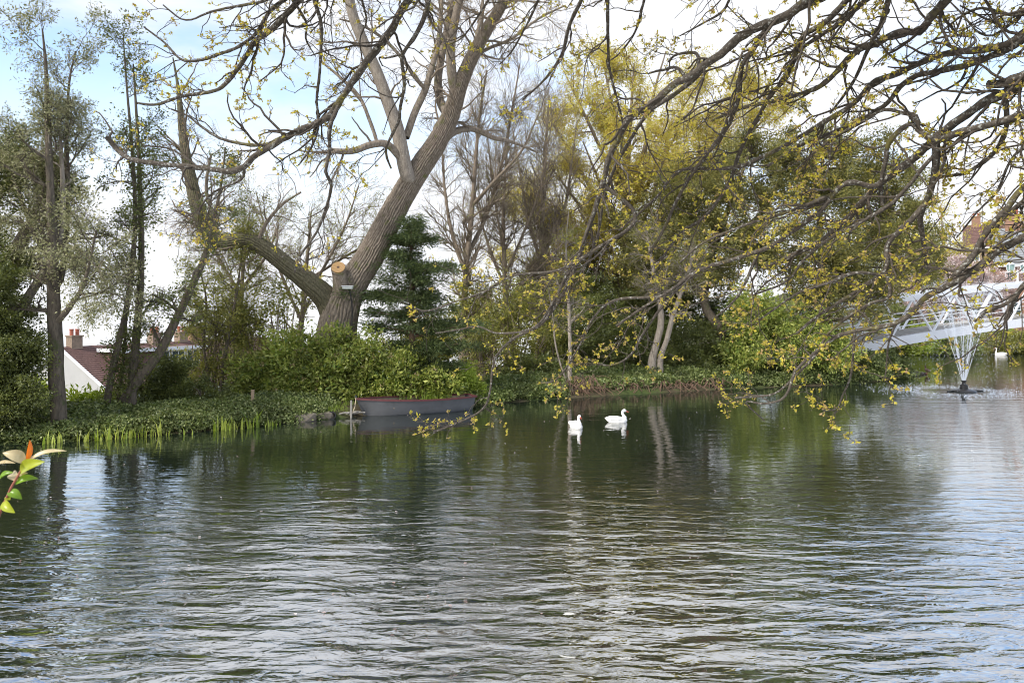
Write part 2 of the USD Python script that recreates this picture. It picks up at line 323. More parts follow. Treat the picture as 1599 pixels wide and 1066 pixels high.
mat('sawn_wood', {'g': ('texture_coordinate', {}), 'w': ('wave_texture', {'wave_type': 'rings', 'rings_direction': 'z', 'scale': 9.0, 'distortion': 2.5, 'detail': 3}),
    'r': ('rgb_ramp', {'ramp': [(0, (0.33, 0.185, 0.07)), (1, (0.45, 0.29, 0.13))]}), 'p': ('principled_bsdf', {'roughness': 0.8})},
    [('g.object', 'w.vector'), ('w.fac', 'r.fac'), ('r.color', 'p.base_color')])
mat('roof_tile', {'g': ('geometry', {}), 'n': ('noise_texture', {'scale': 9.0, 'detail': 5}), 'r': ('rgb_ramp', {'ramp': [(0.3, (0.09, 0.05, 0.042)), (0.7, (0.19, 0.105, 0.088))]}),
    'p': ('principled_bsdf', {'roughness': 0.85})}, [('g.position', 'n.vector'), ('n.fac', 'r.fac'), ('r.color', 'p.base_color')])
mat('red_brick', {'g': ('texture_coordinate', {}), 'b': ('brick_texture', {'scale': 4.4, 'color1': (0.31, 0.165, 0.10), 'color2': (0.23, 0.12, 0.08), 'mortar': (0.42, 0.38, 0.33), 'mortar_size': 0.014, 'row_height': 0.3, 'brick_width': 0.9}),
    'mp': ('mapping', {'rotation': (math.pi / 2, 0, 0)}), 'p': ('principled_bsdf', {'roughness': 0.9})},
    [('g.object', 'mp.vector'), ('mp.vector', 'b.vector'), ('b.color', 'p.base_color')])
plain('stock_brick', (0.27, 0.20, 0.145), 0.9, 0.3, 7)
mat('water_jet', {'g': ('glossy_bsdf', {'color': (0.9, 0.92, 0.95), 'roughness': 0.15}), 'd': ('diffuse_bsdf', {'color': (0.85, 0.88, 0.92)}), 't': ('transparent_bsdf', {'color': (0.97, 0.98, 1.0)}),
    'tl': ('translucent_bsdf', {'color': (0.85, 0.88, 0.92)}), 'm1': ('mix_closure', {'fac': 0.5}), 'm2': ('mix_closure', {'fac': 0.35}), 'm3': ('mix_closure', {'fac': 0.5})},
    [('d.BSDF', 'm1.closure1'), ('tl.BSDF', 'm1.closure2'), ('m1.closure', 'm2.closure1'), ('g.BSDF', 'm2.closure2'), ('m2.closure', 'm3.closure1'), ('t.BSDF', 'm3.closure2')], surface='m3.closure')
mat('earth', {'g': ('geometry', {}), 'n': ('noise_texture', {'scale': 2.2, 'detail': 8, 'roughness': 0.7}), 'n2': ('noise_texture', {'scale': 0.5, 'detail': 4}),
    'r': ('rgb_ramp', {'ramp': [(0.3, (0.035, 0.028, 0.018)), (0.5, (0.075, 0.06, 0.035)), (0.7, (0.06, 0.085, 0.025))]}),
    'r2': ('rgb_ramp', {'ramp': [(0.35, (0.035, 0.05, 0.016)), (0.65, (0.065, 0.085, 0.024))]}), 'q': ('map_range', {'from_min': 0.45, 'from_max': 0.6, 'clamp': True}),
    'm': ('mix', {}), 'b': ('bump', {'strength': 0.8, 'distance': 0.05}), 'p': ('principled_bsdf', {'roughness': 0.95, 'specular_ior_level': 0.2})},
    [('g.position', 'n.vector'), ('g.position', 'n2.vector'), ('n.fac', 'r.fac'), ('n.fac', 'r2.fac'), ('n2.fac', 'q.value'), ('q.result', 'm.fac'), ('r.color', 'm.color1'), ('r2.color', 'm.color2'),
     ('m.color', 'p.base_color'), ('n.fac', 'b.height'), ('b.normal', 'p.normal')])
mat('pond_water', {'g': ('geometry', {}),
    'ma': ('mapping', {'rotation': (0, 0, 0.10), 'scale': (0.75, 2.3, 1)}), 'na': ('noise_texture', {'dimensions': '3D', 'scale': 1.0, 'detail': 2, 'roughness': 0.45, 'distortion': 0.5}),
    'mb': ('mapping', {'rotation': (0, 0, -0.22), 'scale': (1.6, 4.4, 1)}), 'nb': ('noise_texture', {'scale': 1.5, 'detail': 3, 'roughness': 0.5, 'distortion': 0.6}),
    'mc': ('mapping', {'scale': (0.12, 0.10, 1)}), 'nc': ('noise_texture', {'scale': 1.0, 'detail': 2}),
    'sy': ('separate_xyz', {}), 'lee': ('map_range', {'range_type': 'smoothstep', 'from_min': 5.5, 'from_max': 17.0, 'to_min': 0.62, 'to_max': 0.065, 'clamp': True}),
    'gust': ('map_range', {'from_min': 0.35, 'from_max': 0.65, 'to_min': 0.75, 'to_max': 1.2, 'clamp': True}),
    'wa': ('math', {'math_type': 'multiply', 'value2': 1.0}), 'wb': ('math', {'math_type': 'multiply', 'value2': 0.46}), 'sum': ('math', {'math_type': 'add'}),
    'amp': ('math', {'math_type': 'multiply'}), 'h': ('math', {'math_type': 'multiply'}),
    'b': ('bump', {'strength': 1.0, 'distance': 0.16}),
    'p': ('principled_bsdf', {'base_color': (0.006, 0.009, 0.006), 'roughness': 0.012, 'ior': 8.0, 'specular_ior_level': 0.5})},
    [('g.position', 'ma.vector'), ('ma.vector', 'na.vector'), ('g.position', 'mb.vector'), ('mb.vector', 'nb.vector'), ('g.position', 'mc.vector'), ('mc.vector', 'nc.vector'),
     ('g.position', 'sy.vector'), ('sy.y', 'lee.value'), ('nc.fac', 'gust.value'), ('na.fac', 'wa.value1'), ('nb.fac', 'wb.value1'), ('wa.value', 'sum.value1'), ('wb.value', 'sum.value2'),
     ('lee.result', 'amp.value1'), ('gust.result', 'amp.value2'), ('sum.value', 'h.value1'), ('amp.value', 'h.value2'), ('h.value', 'b.height'), ('b.normal', 'p.normal')])

# ------------------------------------------------------------------ ground and water
shore_px = [(-160, 703), (0, 694), (100, 689), (200, 682), (300, 674), (400, 665), (480, 657), (530, 653), (600, 646), (690, 640), (740, 634), (800, 628), (870, 622), (1000, 615), (1130, 607), (1250, 603), (1350, 598), (1405, 591), (1424, 585)]
far = [tuple(W(x, y)[:2]) for x, y in shore_px]
pond = Polygon([(-9, 3.1), (-16, 5), (-20, 11), (-18, 16)] + far + [(18.2, 38.5), (16, 42), (14, 47), (15, 51.5), (20, 53), (28, 54.5), (37, 55.5), (44, 52), (46, 40), (40, 28), (26, 18), (14, 12), (9.5, 8), (6.5, 4.2), (3, 3.1)])
pond = pond.buffer(0.4).buffer(-0.4)
ring = pond.exterior
def ground_z(x, y):
    x, y = np.asarray(x, float), np.asarray(y, float)
    pts = shapely.points(x.ravel(), y.ravel())
    sd = (shapely.distance(pts, ring) * np.where(shapely.contains(pond, pts), -1, 1)).reshape(x.shape)
    h = np.where(sd < 0, -0.9 * sstep(0, -1.6, sd), 0.18 * sstep(0, 0.35, sd) + 0.22 * sstep(0.3, 1.8, sd) + 0.35 * sstep(1.5, 5, sd) * sstep(-11, -3, x))
    near = sstep(9, 4, y) * sstep(0, 1.8, sd); h = h + near * 1.0
    left = sstep(2, -7, x) * sstep(14, 24, y); far_ = np.hypot(x, y)
    fall = np.where(far_ > 60, (far_ - 60) * .075, 0); rise = sstep(30, 58, x) * sstep(56, 72, y)
    h = h - left * sstep(3.5, 20, sd) * 7.0 - (1 - left) * (1 - rise) * sstep(5, 26, sd) * sstep(24, 40, y) * 2.5 - fall * (1 - rise * (1 - sstep(125, 300, far_)))
    h = h + rise * (sstep(1, 16, sd) * 2.0 + sstep(70, 115, y) * 5 * (1 - sstep(150, 400, far_))) + sstep(41, 47, x) * sstep(1, 6, sd) * 2.4 * sstep(20, 34, y) * (1 - sstep(54, 75, y))
    lump = np.sin(x * 1.7 + np.sin(y * 1.3)) * np.cos(y * 1.9 + np.sin(x)) * 0.05
    return h + np.where(sd > 0.1, lump * sstep(0.1, 1, sd), 0)
def axis(lo, hi, d, far_):
    a = list(np.arange(lo, hi, d)); s = d; b = [a[-1]]
    while b[-1] < far_: s *= 1.22; b.append(b[-1] + s)
    s = d; c = [lo]
    while c[-1] > -far_: s *= 1.22; c.append(c[-1] - s)
    return np.array(c[:0:-1] + a + b[1:])
gx, gy = axis(-26, 48, 0.4, 3500), axis(-2, 60, 0.4, 3500)
X, Y = np.meshgrid(gx, gy); Zg = ground_z(X, Y)
i, j = np.meshgrid(np.arange(len(gy) - 1), np.arange(len(gx) - 1), indexing='ij'); n = len(gx)
q = np.stack([i * n + j, i * n + j + 1, (i + 1) * n + j + 1, (i + 1) * n + j], -1).reshape(-1, 4)
tag(obj('ground', (np.stack([X, Y, Zg], -1).reshape(-1, 3), q), 'earth', smooth=True), 'dark earth banks and sloping land around the pond', kind='structure')
wp = pond.buffer(0.5)
v2, f2 = trimesh.creation.triangulate_polygon(wp, engine='earcut') if True else None
wv = np.c_[v2, np.zeros(len(v2))]; wf = np.asarray(f2)
nz = np.cross(wv[wf[:, 1]] - wv[wf[:, 0]], wv[wf[:, 2]] - wv[wf[:, 0]])[:, 2]; wf[nz < 0] = wf[nz < 0][:, ::-1]
tag(obj('water', (wv, wf), 'pond_water'), 'rippled dark green pond water reflecting trees and sky', kind='structure')
def G(x, y): return float(ground_z(np.array([x]), np.array([y]))[0])
def at_px(x, y, z0=5.0, z1=90.0):           # where the sight line through a photo pixel meets the ground
    Zs = np.arange(z0, z1, 0.1); p = P(np.full(len(Zs), x), y, Zs); g = np.maximum(ground_z(p[:, 0], p[:, 1]), 0.0)
    k = np.argmax(p[:, 2] < g); return p[k]

# ------------------------------------------------------------------ the houses
def gable_house(t, L, Wd, hw, hr, wall, roofm, course=0.22):
    """walls, a gable roof of tile courses; the ridge along local y, eaves on +-x; origin at the base of the near gable's middle"""
    wv = [(-Wd / 2, 0, 0), (Wd / 2, 0, 0), (Wd / 2, 0, hw), (0, 0, hr), (-Wd / 2, 0, hw)]
    v = np.array(wv + [(a, L, c) for a, _, c in wv], float)
    f = [(0, 1, 2), (0, 2, 4), (4, 2, 3), (5, 7, 6), (5, 9, 7), (9, 8, 7), (1, 6, 7), (1, 7, 2), (0, 4, 9), (0, 9, 5)]
    obj('wall', (v, np.array(f)), wall, t)
    n_c = int(math.hypot(Wd / 2, hr - hw) / course)
    for s in (-1, 1):
        parts = []
        e, r = np.array([s * (Wd / 2 + 0.28), 0, hw - 0.28 * (hr - hw) / (Wd / 2)]), np.array([0, 0, hr + 0.06])
        for k in range(n_c):
            a, b = e + (r - e) * k / n_c, e + (r - e) * (k + 1.25) / n_c
            nrm = norm(np.array([s * (hr - hw), 0, Wd / 2]))
            a0, a1, b1 = a + nrm * 0.05, a + nrm * 0.12, b + nrm * 0.07
            q = np.array([[p[0], yy, p[2]] for yy in (-0.15, L + 0.15) for p in (a0, a1, b1)])
            parts.append((q, np.array([(0, 1, 4), (0, 4, 3), (1, 2, 5), (1, 5, 4), (0, 2, 1), (3, 4, 5)])))
        obj('roof_slope', cat(parts), roofm, t)
# white gabled house below the left bank
hl = thing('white_gabled_house', 'white rendered house with brown tiled roof and red chimney pots behind the left trees', 'house')
apex = P(98, 545, 50.0); rdir = np.array([0.44, 0.9, 0]); rdir /= np.linalg.norm(rdir)
rot = -math.degrees(math.atan2(rdir[0], rdir[1]))
UsdGeom.Xformable(hl).ClearXformOpOrder(); xo = UsdGeom.Xformable(hl)
base_z = -6.6
xo.AddTranslateOp(opSuffix='spot').Set(Gf.Vec3d(apex[0], apex[1], base_z)); xo.AddRotateZOp(opSuffix='turn').Set(rot)
hr = apex[2] - base_z
gable_house(hl, 10.0, 9.8, hr - 2.7, hr, 'white_render', 'roof_tile')
obj('barge_board', cat([bar((s * 0.02, -0.18, hr + 0.06), (s * 5.15, -0.18, hr - 2.8), 0.05, 0.2) for s in (-1, 1)]), 'white_paint', hl)
dm = obj('dormer', cat([box(2.4, 6.6, 1.35, (2.0, 5.4, hr - 0.85)), box(2.7, 6.9, 0.1, (2.05, 5.4, hr - 0.13))]), 'roof_tile', hl)
fs = obj('dormer_fascia', cat([box(0.06, 7.1, 0.24, (3.44, 5.4, hr - 0.14)), box(2.7, 0.06, 0.24, (2.05, 1.90, hr - 0.14))]), 'white_paint', hl)
for k, yy in enumerate((5.0, 6.3, 7.6)):
    w = obj('window', cat([box(0.07, 1.1, 0.08, (3.24, yy, hr - 0.32)), box(0.07, 1.1, 0.08, (3.24, yy, hr - 1.36)), box(0.07, 0.08, 1.1, (3.24, yy - 0.55, hr - 0.84)), box(0.07, 0.08, 1.1, (3.24, yy + 0.55, hr - 0.84)), box(0.06, 0.06, 1.0, (3.24, yy, hr - 0.84))]), 'white_paint', hl)
    obj('pane', box(0.03, 1.04, 1.0, (3.215, yy, hr - 0.84)), 'window_glass', w)
obj('gutter', bar((5.2, -0.1, hr - 2.95), (5.2, 10.1, hr - 2.95), 0.12), 'white_paint', hl)
for xx, yy in ((0.0, 0.8), (0.2, 6.8), (-0.1, 9.4)):
    c = obj('chimney', cat([box(0.6, 0.75, 1.0, (xx, yy, hr + 0.30)), box(0.7, 0.85, 0.1, (xx, yy, hr + 0.83))]), 'stock_brick', hl)
    for dy in (-0.2, 0.2):
        obj('chimney_pot', cat([cyl(0.12, 0.42, (xx, yy + dy, hr + 1.08), 12), cyl(0.145, 0.07, (xx, yy + dy, hr + 1.26), 12)]), 'chimney_pot', c)
# brick annex seen between the stems
an = P(285, 560, 62.0)
bh = thing('brick_terrace_house', 'orange red brick house with tiled roof far behind the left trees', 'house', (an[0], an[1], -7.5), -26)
gable_house(bh, 9.0, 8.0, 5.6, 8.0, 'red_brick', 'roof_tile')
for yy in (1.5, 4.5, 7.5):
    w = obj('window', cat([box(0.08, 1.2, 0.1, (4.03, yy, 5.2)), box(0.08, 1.2, 0.1, (4.03, yy, 3.9)), box(0.08, 0.1, 1.2, (4.03, yy - 0.55, 4.55)), box(0.08, 0.1, 1.2, (4.03, yy + 0.55, 4.55))]), 'white_paint', bh)
    obj('pane', box(0.03, 1.1, 1.3, (4.015, yy, 4.55)), 'window_glass', w)
obj('chimney', box(0.8, 1.1, 1.6, (0, 1.2, 8.4)), 'red_brick', bh)
# houses beyond the far right bank
def far_house(name, label, px, Z, ytop, width, roofm, wall, rz, group=None):
    p = P(px, ytop, Z); gz = G(p[0], p[1]) - 0.3; h = p[2] - gz
    t = thing(name, label, 'house', (p[0], p[1], gz), rz, group)
    hw = h - 3.3
    # ridge across the view: build along y then the thing is turned
    gable_house(t, width, 7.5, hw, h, wall, roofm, 0.3)
    for side in (-1, 1):
        for k in range(int(width // 2.6)):
            for zz in ((hw - 1.5, hw - 4.3) if hw > 5.5 else (hw - 1.5,)):
                yy = 1.4 + k * 2.6
                w = obj('window', cat([box(0.1, 1.3, 0.1, (side * 3.78, yy, zz + 0.65)), box(0.14, 1.45, 0.1, (side * 3.79, yy, zz - 0.65)), box(0.1, 0.1, 1.2, (side * 3.78, yy - 0.6, zz)), box(0.1, 0.1, 1.2, (side * 3.78, yy + 0.6, zz)), box(0.08, 0.07, 1.2, (side * 3.78, yy, zz))]), 'white_paint', t)
                obj('pane', box(0.03, 1.1, 1.2, (side * 3.765, yy, zz)), 'window_glass', w)
    obj('fascia', cat([bar((s * 4.05, -0.1, hw - 0.28), (s * 4.05, width + 0.1, hw - 0.28), 0.08, 0.24) for s in (-1, 1)]), 'white_paint', t)
    c = obj('chimney', cat([box(0.8, 1.2, 1.7, (0, 1.6, h + 0.5)), box(0.95, 1.35, 0.14, (0, 1.6, h + 1.4))]), 'red_brick', t)
    for dy in (-0.3, 0.3): obj('chimney_pot', cyl(0.15, 0.5, (0, 1.6 + dy, h + 1.7), 12), 'chimney_pot', c)
    return t
far_house('slate_roofed_house', 'orange brick house with grey slate roof and white windows beyond the bridge lanterns', 1550, 74.0, 360, 14.0, 'grey_slate', 'red_brick', -119)
far_house('distant_brown_roof_house', 'distant brown roofed house on the rise above the blossom trees', 1505, 118.0, 354, 13.0, 'roof_tile', 'stock_brick', -121)

# ------------------------------------------------------------------ white footbridge
def bridge_z(x): s = x - 16.0; return 1.05 + 0.132 * s - 0.0021 * s * s
def bridge_p(x, side, dz=0.0):
    d = np.array([13.3, 6.0]); d /= np.linalg.norm(d); nr = np.array([-d[1], d[0]])
    y = 38.0 + (x - 16.0) * 6.0 / 13.3
    return np.array([x + nr[0] * side, y + nr[1] * side, bridge_z(x) + dz])
br = thing('footbridge', 'white arched steel truss footbridge rising right behind the fountain', 'bridge')
xs = np.linspace(15.6, 44.5, 60); TH = 2.15
def strip(side, dz, w, h):
    pts = [bridge_p(x, side, dz) for x in xs]
    pr = np.array(pts); T = norm(np.gradient(pr, axis=0)); S = norm(np.cross(T, [0, 0, 1.0])); U = np.cross(S, T)
    V = np.stack([pr + a * w / 2 * S + b * h / 2 * U for a, b in ((-1, -1), (1, -1), (1, 1), (-1, 1))], 1).reshape(-1, 3)
    k = len(xs); f = []
    for i_ in range(k - 1):
        for j_ in range(4): f.append((i_ * 4 + j_, i_ * 4 + (j_ + 1) % 4, i_ * 4 + 4 + (j_ + 1) % 4, i_ * 4 + 4 + j_))
    return V, np.array(f + [(0, 3, 2, 1), (4 * k - 4, 4 * k - 3, 4 * k - 2, 4 * k - 1)])
for side in (0.0, 1.9):
    obj('bottom_chord', strip(side, 0.0, 0.16, 0.46), 'white_paint', br)
    obj('top_chord', strip(side, TH, 0.20, 0.26), 'white_paint', br)
    obj('handrail', strip(side, 1.18, 0.05, 0.05), 'white_paint', br)
    obj('handrail', strip(side, 0.75, 0.04, 0.04), 'white_paint', br)
    nodes = np.arange(16.6, 44, 2.9)
    for a in nodes:
        obj('diagonal', bar(bridge_p(a, side, 0.2), bridge_p(a + 1.45, side, TH - 0.1), 0.10), 'white_paint', br)
        obj('diagonal', bar(bridge_p(a + 1.50, side, TH - 0.1), bridge_p(a + 2.85, side, 0.2), 0.10), 'white_paint', br)
    obj('end_post', bar(bridge_p(15.7, side, -0.3), bridge_p(15.7, side, TH + 0.12), 0.2), 'white_paint', br)
dk = []
for k_, x in enumerate(np.arange(15.7, 44.4, 0.30)):
    a, b = bridge_p(x, 0.1, 0.27), bridge_p(x, 1.8, 0.27)
    obj('deck_plank', bar(a, b, 0.27, 0.05), 'deck_board', br)
lp = bridge_p(28.8, 0.0, TH + 0.13)
lt = thing('bridge_lantern_post', 'twin white lantern on a short post above the footbridge at right edge', 'street lamp', lp)
obj('post', cat([cyl(0.05, 0.75, (0, 0, 0.37), 12), cyl(0.10, 0.12, (0, 0, 0.06), 12)]), 'white_paint', lt)
obj('arm', bar((-0.42, 0, 0.62), (0.42, 0, 0.62), 0.04), 'white_paint', lt)
for sx in (-0.4, 0.4):
    ln = obj('lantern', cat([bar((sx + 0.11 * a, 0.11 * b, 0.68), (sx + 0.17 * a, 0.17 * b, 1.06), 0.025) for a, b in ((-1, -1), (1, -1), (1, 1), (-1, 1))] + [box(0.26, 0.26, 0.04, (sx, 0, 0.66)), (trimesh.creation.cone(0.27, 0.22, sections=4).vertices + [sx, 0, 1.06], trimesh.creation.cone(0.27, 0.22, sections=4).faces)]), 'white_paint', lt)
    pv = np.array([(sx + a * r, b * r, z) for z, r in ((0.69, 0.095), (1.05, 0.15)) for a, b in ((-1, -1), (1, -1), (1, 1), (-1, 1))])
    obj('glass', (pv, np.array([(0, 1, 5, 4), (1, 2, 6, 5), (2, 3, 7, 6), (3, 0, 4, 7)])), 'lamp_glass', ln)
fp = [P(x, 480, 60.0) for x in (1480, 1700)]
fz = G(fp[0][0], 60.0)
fe = thing('maroon_railing', 'low dark maroon railing on the far bank behind the footbridge', 'fence', (fp[0][0], 60.0, fz))
Lf = fp[1][0] - fp[0][0]
obj('rail', bar((0, 0, 1.15), (Lf, 0.6, 1.15), 0.12, 0.22), 'maroon_paint', fe); obj('rail', bar((0, 0, 0.5), (Lf, 0.6, 0.5), 0.10, 0.16), 'maroon_paint', fe)
for k in range(7): obj('post', bar((Lf * k / 6, 0.1 * k + 0.12, -0.4), (Lf * k / 6, 0.1 * k + 0.12, 1.3), 0.12), 'maroon_paint', fe)

# ------------------------------------------------------------------ fountain
fo = W(1505, 611)
ft = thing('floating_fountain', 'black floating pump sending up a fan of white water jets', 'fountain', fo)
prof = np.array([(0.0, -0.08), (0.44, -0.08), (0.47, -0.01), (0.42, 0.05), (0.24, 0.09), (0.15, 0.11), (0.0, 0.11)])
obj('float', trimesh.creation.revolve(prof, sections=28), 'black_plastic', ft, smooth=40)
obj('nozzle', trimesh.creation.revolve(np.array([(0.0, 0.1), (0.15, 0.1), (0.14, 0.26), (0.07, 0.30), (0.06, 0.36), (0.11, 0.42), (0.10, 0.44), (0, 0.44)]), sections=20), 'black_plastic', ft, smooth=40)
for ma in (((0.3, 0, 0.03), (0.85, 0.1, 0.02)), ((-0.3, 0, 0.03), (-0.7, -0.1, 0.0))): obj('mooring_arm', bar(*ma, 0.06), 'black_plastic', ft)
rg = np.random.default_rng(21); drops = []
for k in range(13):
    a = 2 * np.pi * k / 13 + 0.1; lean = 0.98 if k % 2 else 0.66; tt = np.linspace(0, 1, 22)
    zf = 1 - (1 - tt) ** 1.65; rad = 0.06 + (1.0 if k % 2 else 0.62) * (1.0 * zf + 0.35 * tt ** 3); zz = 0.44 + 3.6 * zf * (1.0 if k % 2 else 1.06)
    c = np.stack([rad * np.cos(a), rad * np.sin(a), zz], 1)
    r = 0.011 * (1 - 0.45 * tt) * (1 + 0.25 * np.sin(40 * tt + k)) * np.clip((1.02 - tt) * 5, 0.25, 1)
    obj('water_jet', tubes(c[None, :20], r[None, :20], 6), 'water_jet', ft, smooth=True)
    for m in range(420):
        u = rg.random() ** 0.6; f_ = rg.random() < 0.45
        p = np.array([np.interp(u, tt, c[:, q_]) for q_ in range(3)]) + rg.normal(size=3) * (0.015 + 0.16 * u ** 3)
        if f_: p = np.array([c[-1, 0] * (1 + 0.35 * rg.random()), c[-1, 1] * (1 + 0.35 * rg.random()), rg.random() * 3.9 + 0.1]) + rg.normal(size=3) * 0.12
        drops.append((p, (0.004 if f_ else 0.005) + 0.006 * rg.random() ** 2))
oc = trimesh.creation.octahedron() if hasattr(trimesh.creation, 'octahedron') else None
MIST = 8000
ov, of = np.array([(1, 0, 0), (-1, 0, 0), (0, 1, 0), (0, -1, 0), (0, 0, 2.2), (0, 0, -2.2)], float), np.array([(0, 2, 4), (2, 1, 4), (1, 3, 4), (3, 0, 4), (2, 0, 5), (1, 2, 5), (3, 1, 5), (0, 3, 5)])
for k in range(MIST):
    zf = 1 - (1 - rg.random() ** .55) ** 1.3; a = rg.random() * 2 * np.pi; q_ = (.06 + 1.05 * zf + .2 * zf ** 3) * rg.random() ** .35
    drops.append((np.array([q_ * np.cos(a), q_ * np.sin(a), .5 + 3.75 * zf]) + rg.normal(size=3) * .08 * zf, .003 + .006 * rg.random() ** 2))
obj('spray', cat([(ov * r + p, of) for p, r in drops]), 'water_jet', ft, kind='stuff')
sp = []
for k in range(1500):
    a = rg.random() * 2 * np.pi; r = 1.2 + abs(rg.normal()) * 0.9
    sp.append((ov * [1, 1, 0.3] * (0.008 + 0.016 * rg.random()) + [r * np.cos(a) - 0.4, r * np.sin(a), 0.01 + 0.05 * rg.random() ** 3], of))
obj('splash', cat(sp), 'water_jet', ft, kind='stuff')

# ------------------------------------------------------------------ boat
b0, b1 = W(570, 648.5), W(729, 638.5)
bl = b1 - b0; ang = math.degrees(math.atan2(bl[1], bl[0])); Lb = np.linalg.norm(bl) + 0.42
bt = thing('rowing_boat', 'grey rowing boat with red gunwale moored against the bank', 'boat', tuple(b0 - norm(bl) * 0.28 - [0, 0, .07]), ang)
ns, nr_ = 40, 14; s = np.linspace(0, 1, ns)
def boat_half(s):  # half beam at the gunwale
    return 0.62 * (1 - np.abs(np.clip((0.55 - s) / 0.55, 0, 1)) ** 2.3) * (1 - 0.42 * np.clip((s - 0.55) / 0.45, 0, 1) ** 2) + 0.012
def gun_z(s): return 0.47 + 0.11 * (1 - s) ** 2 + 0.03 * s ** 3
def hull_sec(s, inset=0.0):
    hb = boat_half(s) - inset; gz = gun_z(s); kz = -0.16 + 0.10 * (1 - s) ** 3 + inset
    th = np.linspace(-1, 1, 2 * nr_ + 1); a = np.abs(th)
    yv = np.sign(th) * hb * (1 - (1 - a) ** 1.9) ** 0.75 if False else np.sign(th) * hb * np.sin(a * np.pi / 2) ** 0.8
    z = kz + (gz - kz) * (1 - np.cos(a * np.pi / 2)) ** 0.85
    rake = 0.30 * (1 - (z - kz) / (gz - kz)) * np.clip(1 - s / 0.25, 0, 1) - 0.10 * (1 - (z - kz) / (gz - kz)) * np.clip((s - 0.8) / 0.2, 0, 1)
    return np.stack([s * Lb + rake, yv, z], 1)
def loft(inset, s0, s1, flip):
    R_ = np.array([hull_sec(q_, inset) for q_ in np.linspace(s0, s1, ns)]); k = R_.shape[1]
    i_, j_ = np.meshgrid(np.arange(ns - 1), np.arange(k - 1), indexing='ij'); q_ = np.stack([i_ * k + j_, i_ * k + j_ + 1, (i_ + 1) * k + j_ + 1, (i_ + 1) * k + j_], -1).reshape(-1, 4)
    return R_.reshape(-1, 3), (q_[:, ::-1] if flip else q_), R_
hv, hf, HR = loft(0.0, 0, 1, True)
tr = HR[-1]; n0 = len(hv); trf = [(n0, n0 + k + 1, n0 + k) for k in range(1, len(tr) - 1)]
hv = np.vstack([hv, tr]); hf = np.vstack([hf[:, [0, 1, 2]], hf[:, [0, 2, 3]], np.array(trf)])
obj('hull', (hv, hf), 'boat_paint', bt, smooth=50)
iv, if_, IR = loft(0.035, 0.02, 0.985, False); obj('inside_planking', (iv, if_), 'boat_inside', bt, smooth=50)
for sgn in (-1, 1):
    ss = np.linspace(0, 1, 36); g = np.stack([ss * Lb, sgn * (boat_half(ss) - 0.005), gun_z(ss) + 0.012], 1)
    T = norm(np.gradient(g, axis=0)); S = norm(np.cross(T, [0, 0, 1.0])); V = np.stack([g + a * 0.034 * S + [0, 0, b * 0.024] for a, b in ((-1, -1), (1, -1), (1, 1), (-1, 1))], 1).reshape(-1, 3)
    f = [(i_ * 4 + j_, i_ * 4 + (j_ + 1) % 4, i_ * 4 + 4 + (j_ + 1) % 4, i_ * 4 + 4 + j_) for i_ in range(35) for j_ in range(4)] + [(0, 3, 2, 1), (140, 141, 142, 143)]
    obj('gunwale', (V, np.array(f)), 'red_gunwale', bt)
obj('transom_rail', box(0.06, 2 * boat_half(1.0), 0.05, (Lb + 0.035, 0, gun_z(1.0) + 0.012)), 'red_gunwale', bt)
for q_ in (0.3, 0.55, 0.82): obj('thwart', box(0.22, 2 * boat_half(q_) - 0.1, 0.03, (q_ * Lb, 0, 0.30), 0.008), 'boat_inside', bt)
obj('stem_post', tubes(np.stack([np.linspace(0.31, -0.02, 8), np.zeros(8), np.linspace(-0.06, 0.70, 8)], 1)[None], np.full((1, 8), 0.022), 8), 'boat_paint', bt)

# ------------------------------------------------------------------ swans, duck
def make_swan(t, upright=False):
    body = [(-0.335, 0, 0.145, 0.012), (-0.24, 0, 0.105, 0.06), (-0.12, 0, 0.075, 0.115), (0.03, 0, 0.062, 0.135), (0.16, 0, 0.06, 0.115), (0.23, 0, 0.075, 0.075)]
    wing = lambda s_: [(-0.30, s_ * 0.035, 0.155, 0.014), (-0.17, s_ * 0.085, 0.14, 0.055), (0.02, s_ * 0.085, 0.125, 0.068), (0.13, s_ * 0.06, 0.10, 0.055)]
    if upright: neck = [(0.21, 0, 0.09, 0.06), (0.25, 0, 0.17, 0.04), (0.23, 0, 0.26, 0.032), (0.215, 0, 0.36, 0.03), (0.235, 0, 0.43, 0.034), (0.275, 0, 0.435, 0.027)]
    else: neck = [(0.20, 0, 0.08, 0.07), (0.235, 0, 0.15, 0.055), (0.195, 0, 0.215, 0.042), (0.165, 0, 0.285, 0.037), (0.185, 0, 0.345, 0.04), (0.225, 0, 0.36, 0.042), (0.26, 0, 0.345, 0.028)]
    m = hull_chain([body, wing(-1), wing(1), neck], refine=0.018, smooth_it=10)
    obj('body', m, 'white_feather', t, smooth=True)
    h = np.array(neck[-1][:3])
    obj('beak', hull_chain([[(h[0] + 0.012, 0, h[2] - 0.004, 0.022), (h[0] + 0.05, 0, h[2] - 0.022, 0.014), (h[0] + 0.085, 0, h[2] - 0.04, 0.009)]], 0.01, 3), 'red_beak', t, smooth=True)
    for s_ in (-1, 1):
        e = np.array(neck[-2][:3]) + [0.028, s_ * 0.033, 0.008]
        obj('eye', trimesh.creation.icosphere(2, 0.008).apply_translation(e), 'black_plastic', t, smooth=True)
sw = thing('swan', 'white swan with red beak floating side on and facing right', 'swan', W(963, 659) - [0, 0, 0.02], 4, scale=1.0); make_swan(sw)
s2 = thing('swan', 'white swan with red beak facing the camera, left of its companion', 'swan', W(899, 667.5) - [0, 0, 0.02], -68); make_swan(s2)
s3 = thing('swan', 'distant white swan with upright neck by the far bank under the bridge', 'swan', W(1563, 554.5) - [0, 0, 0.03], 152, scale=1.2); make_swan(s3, True)
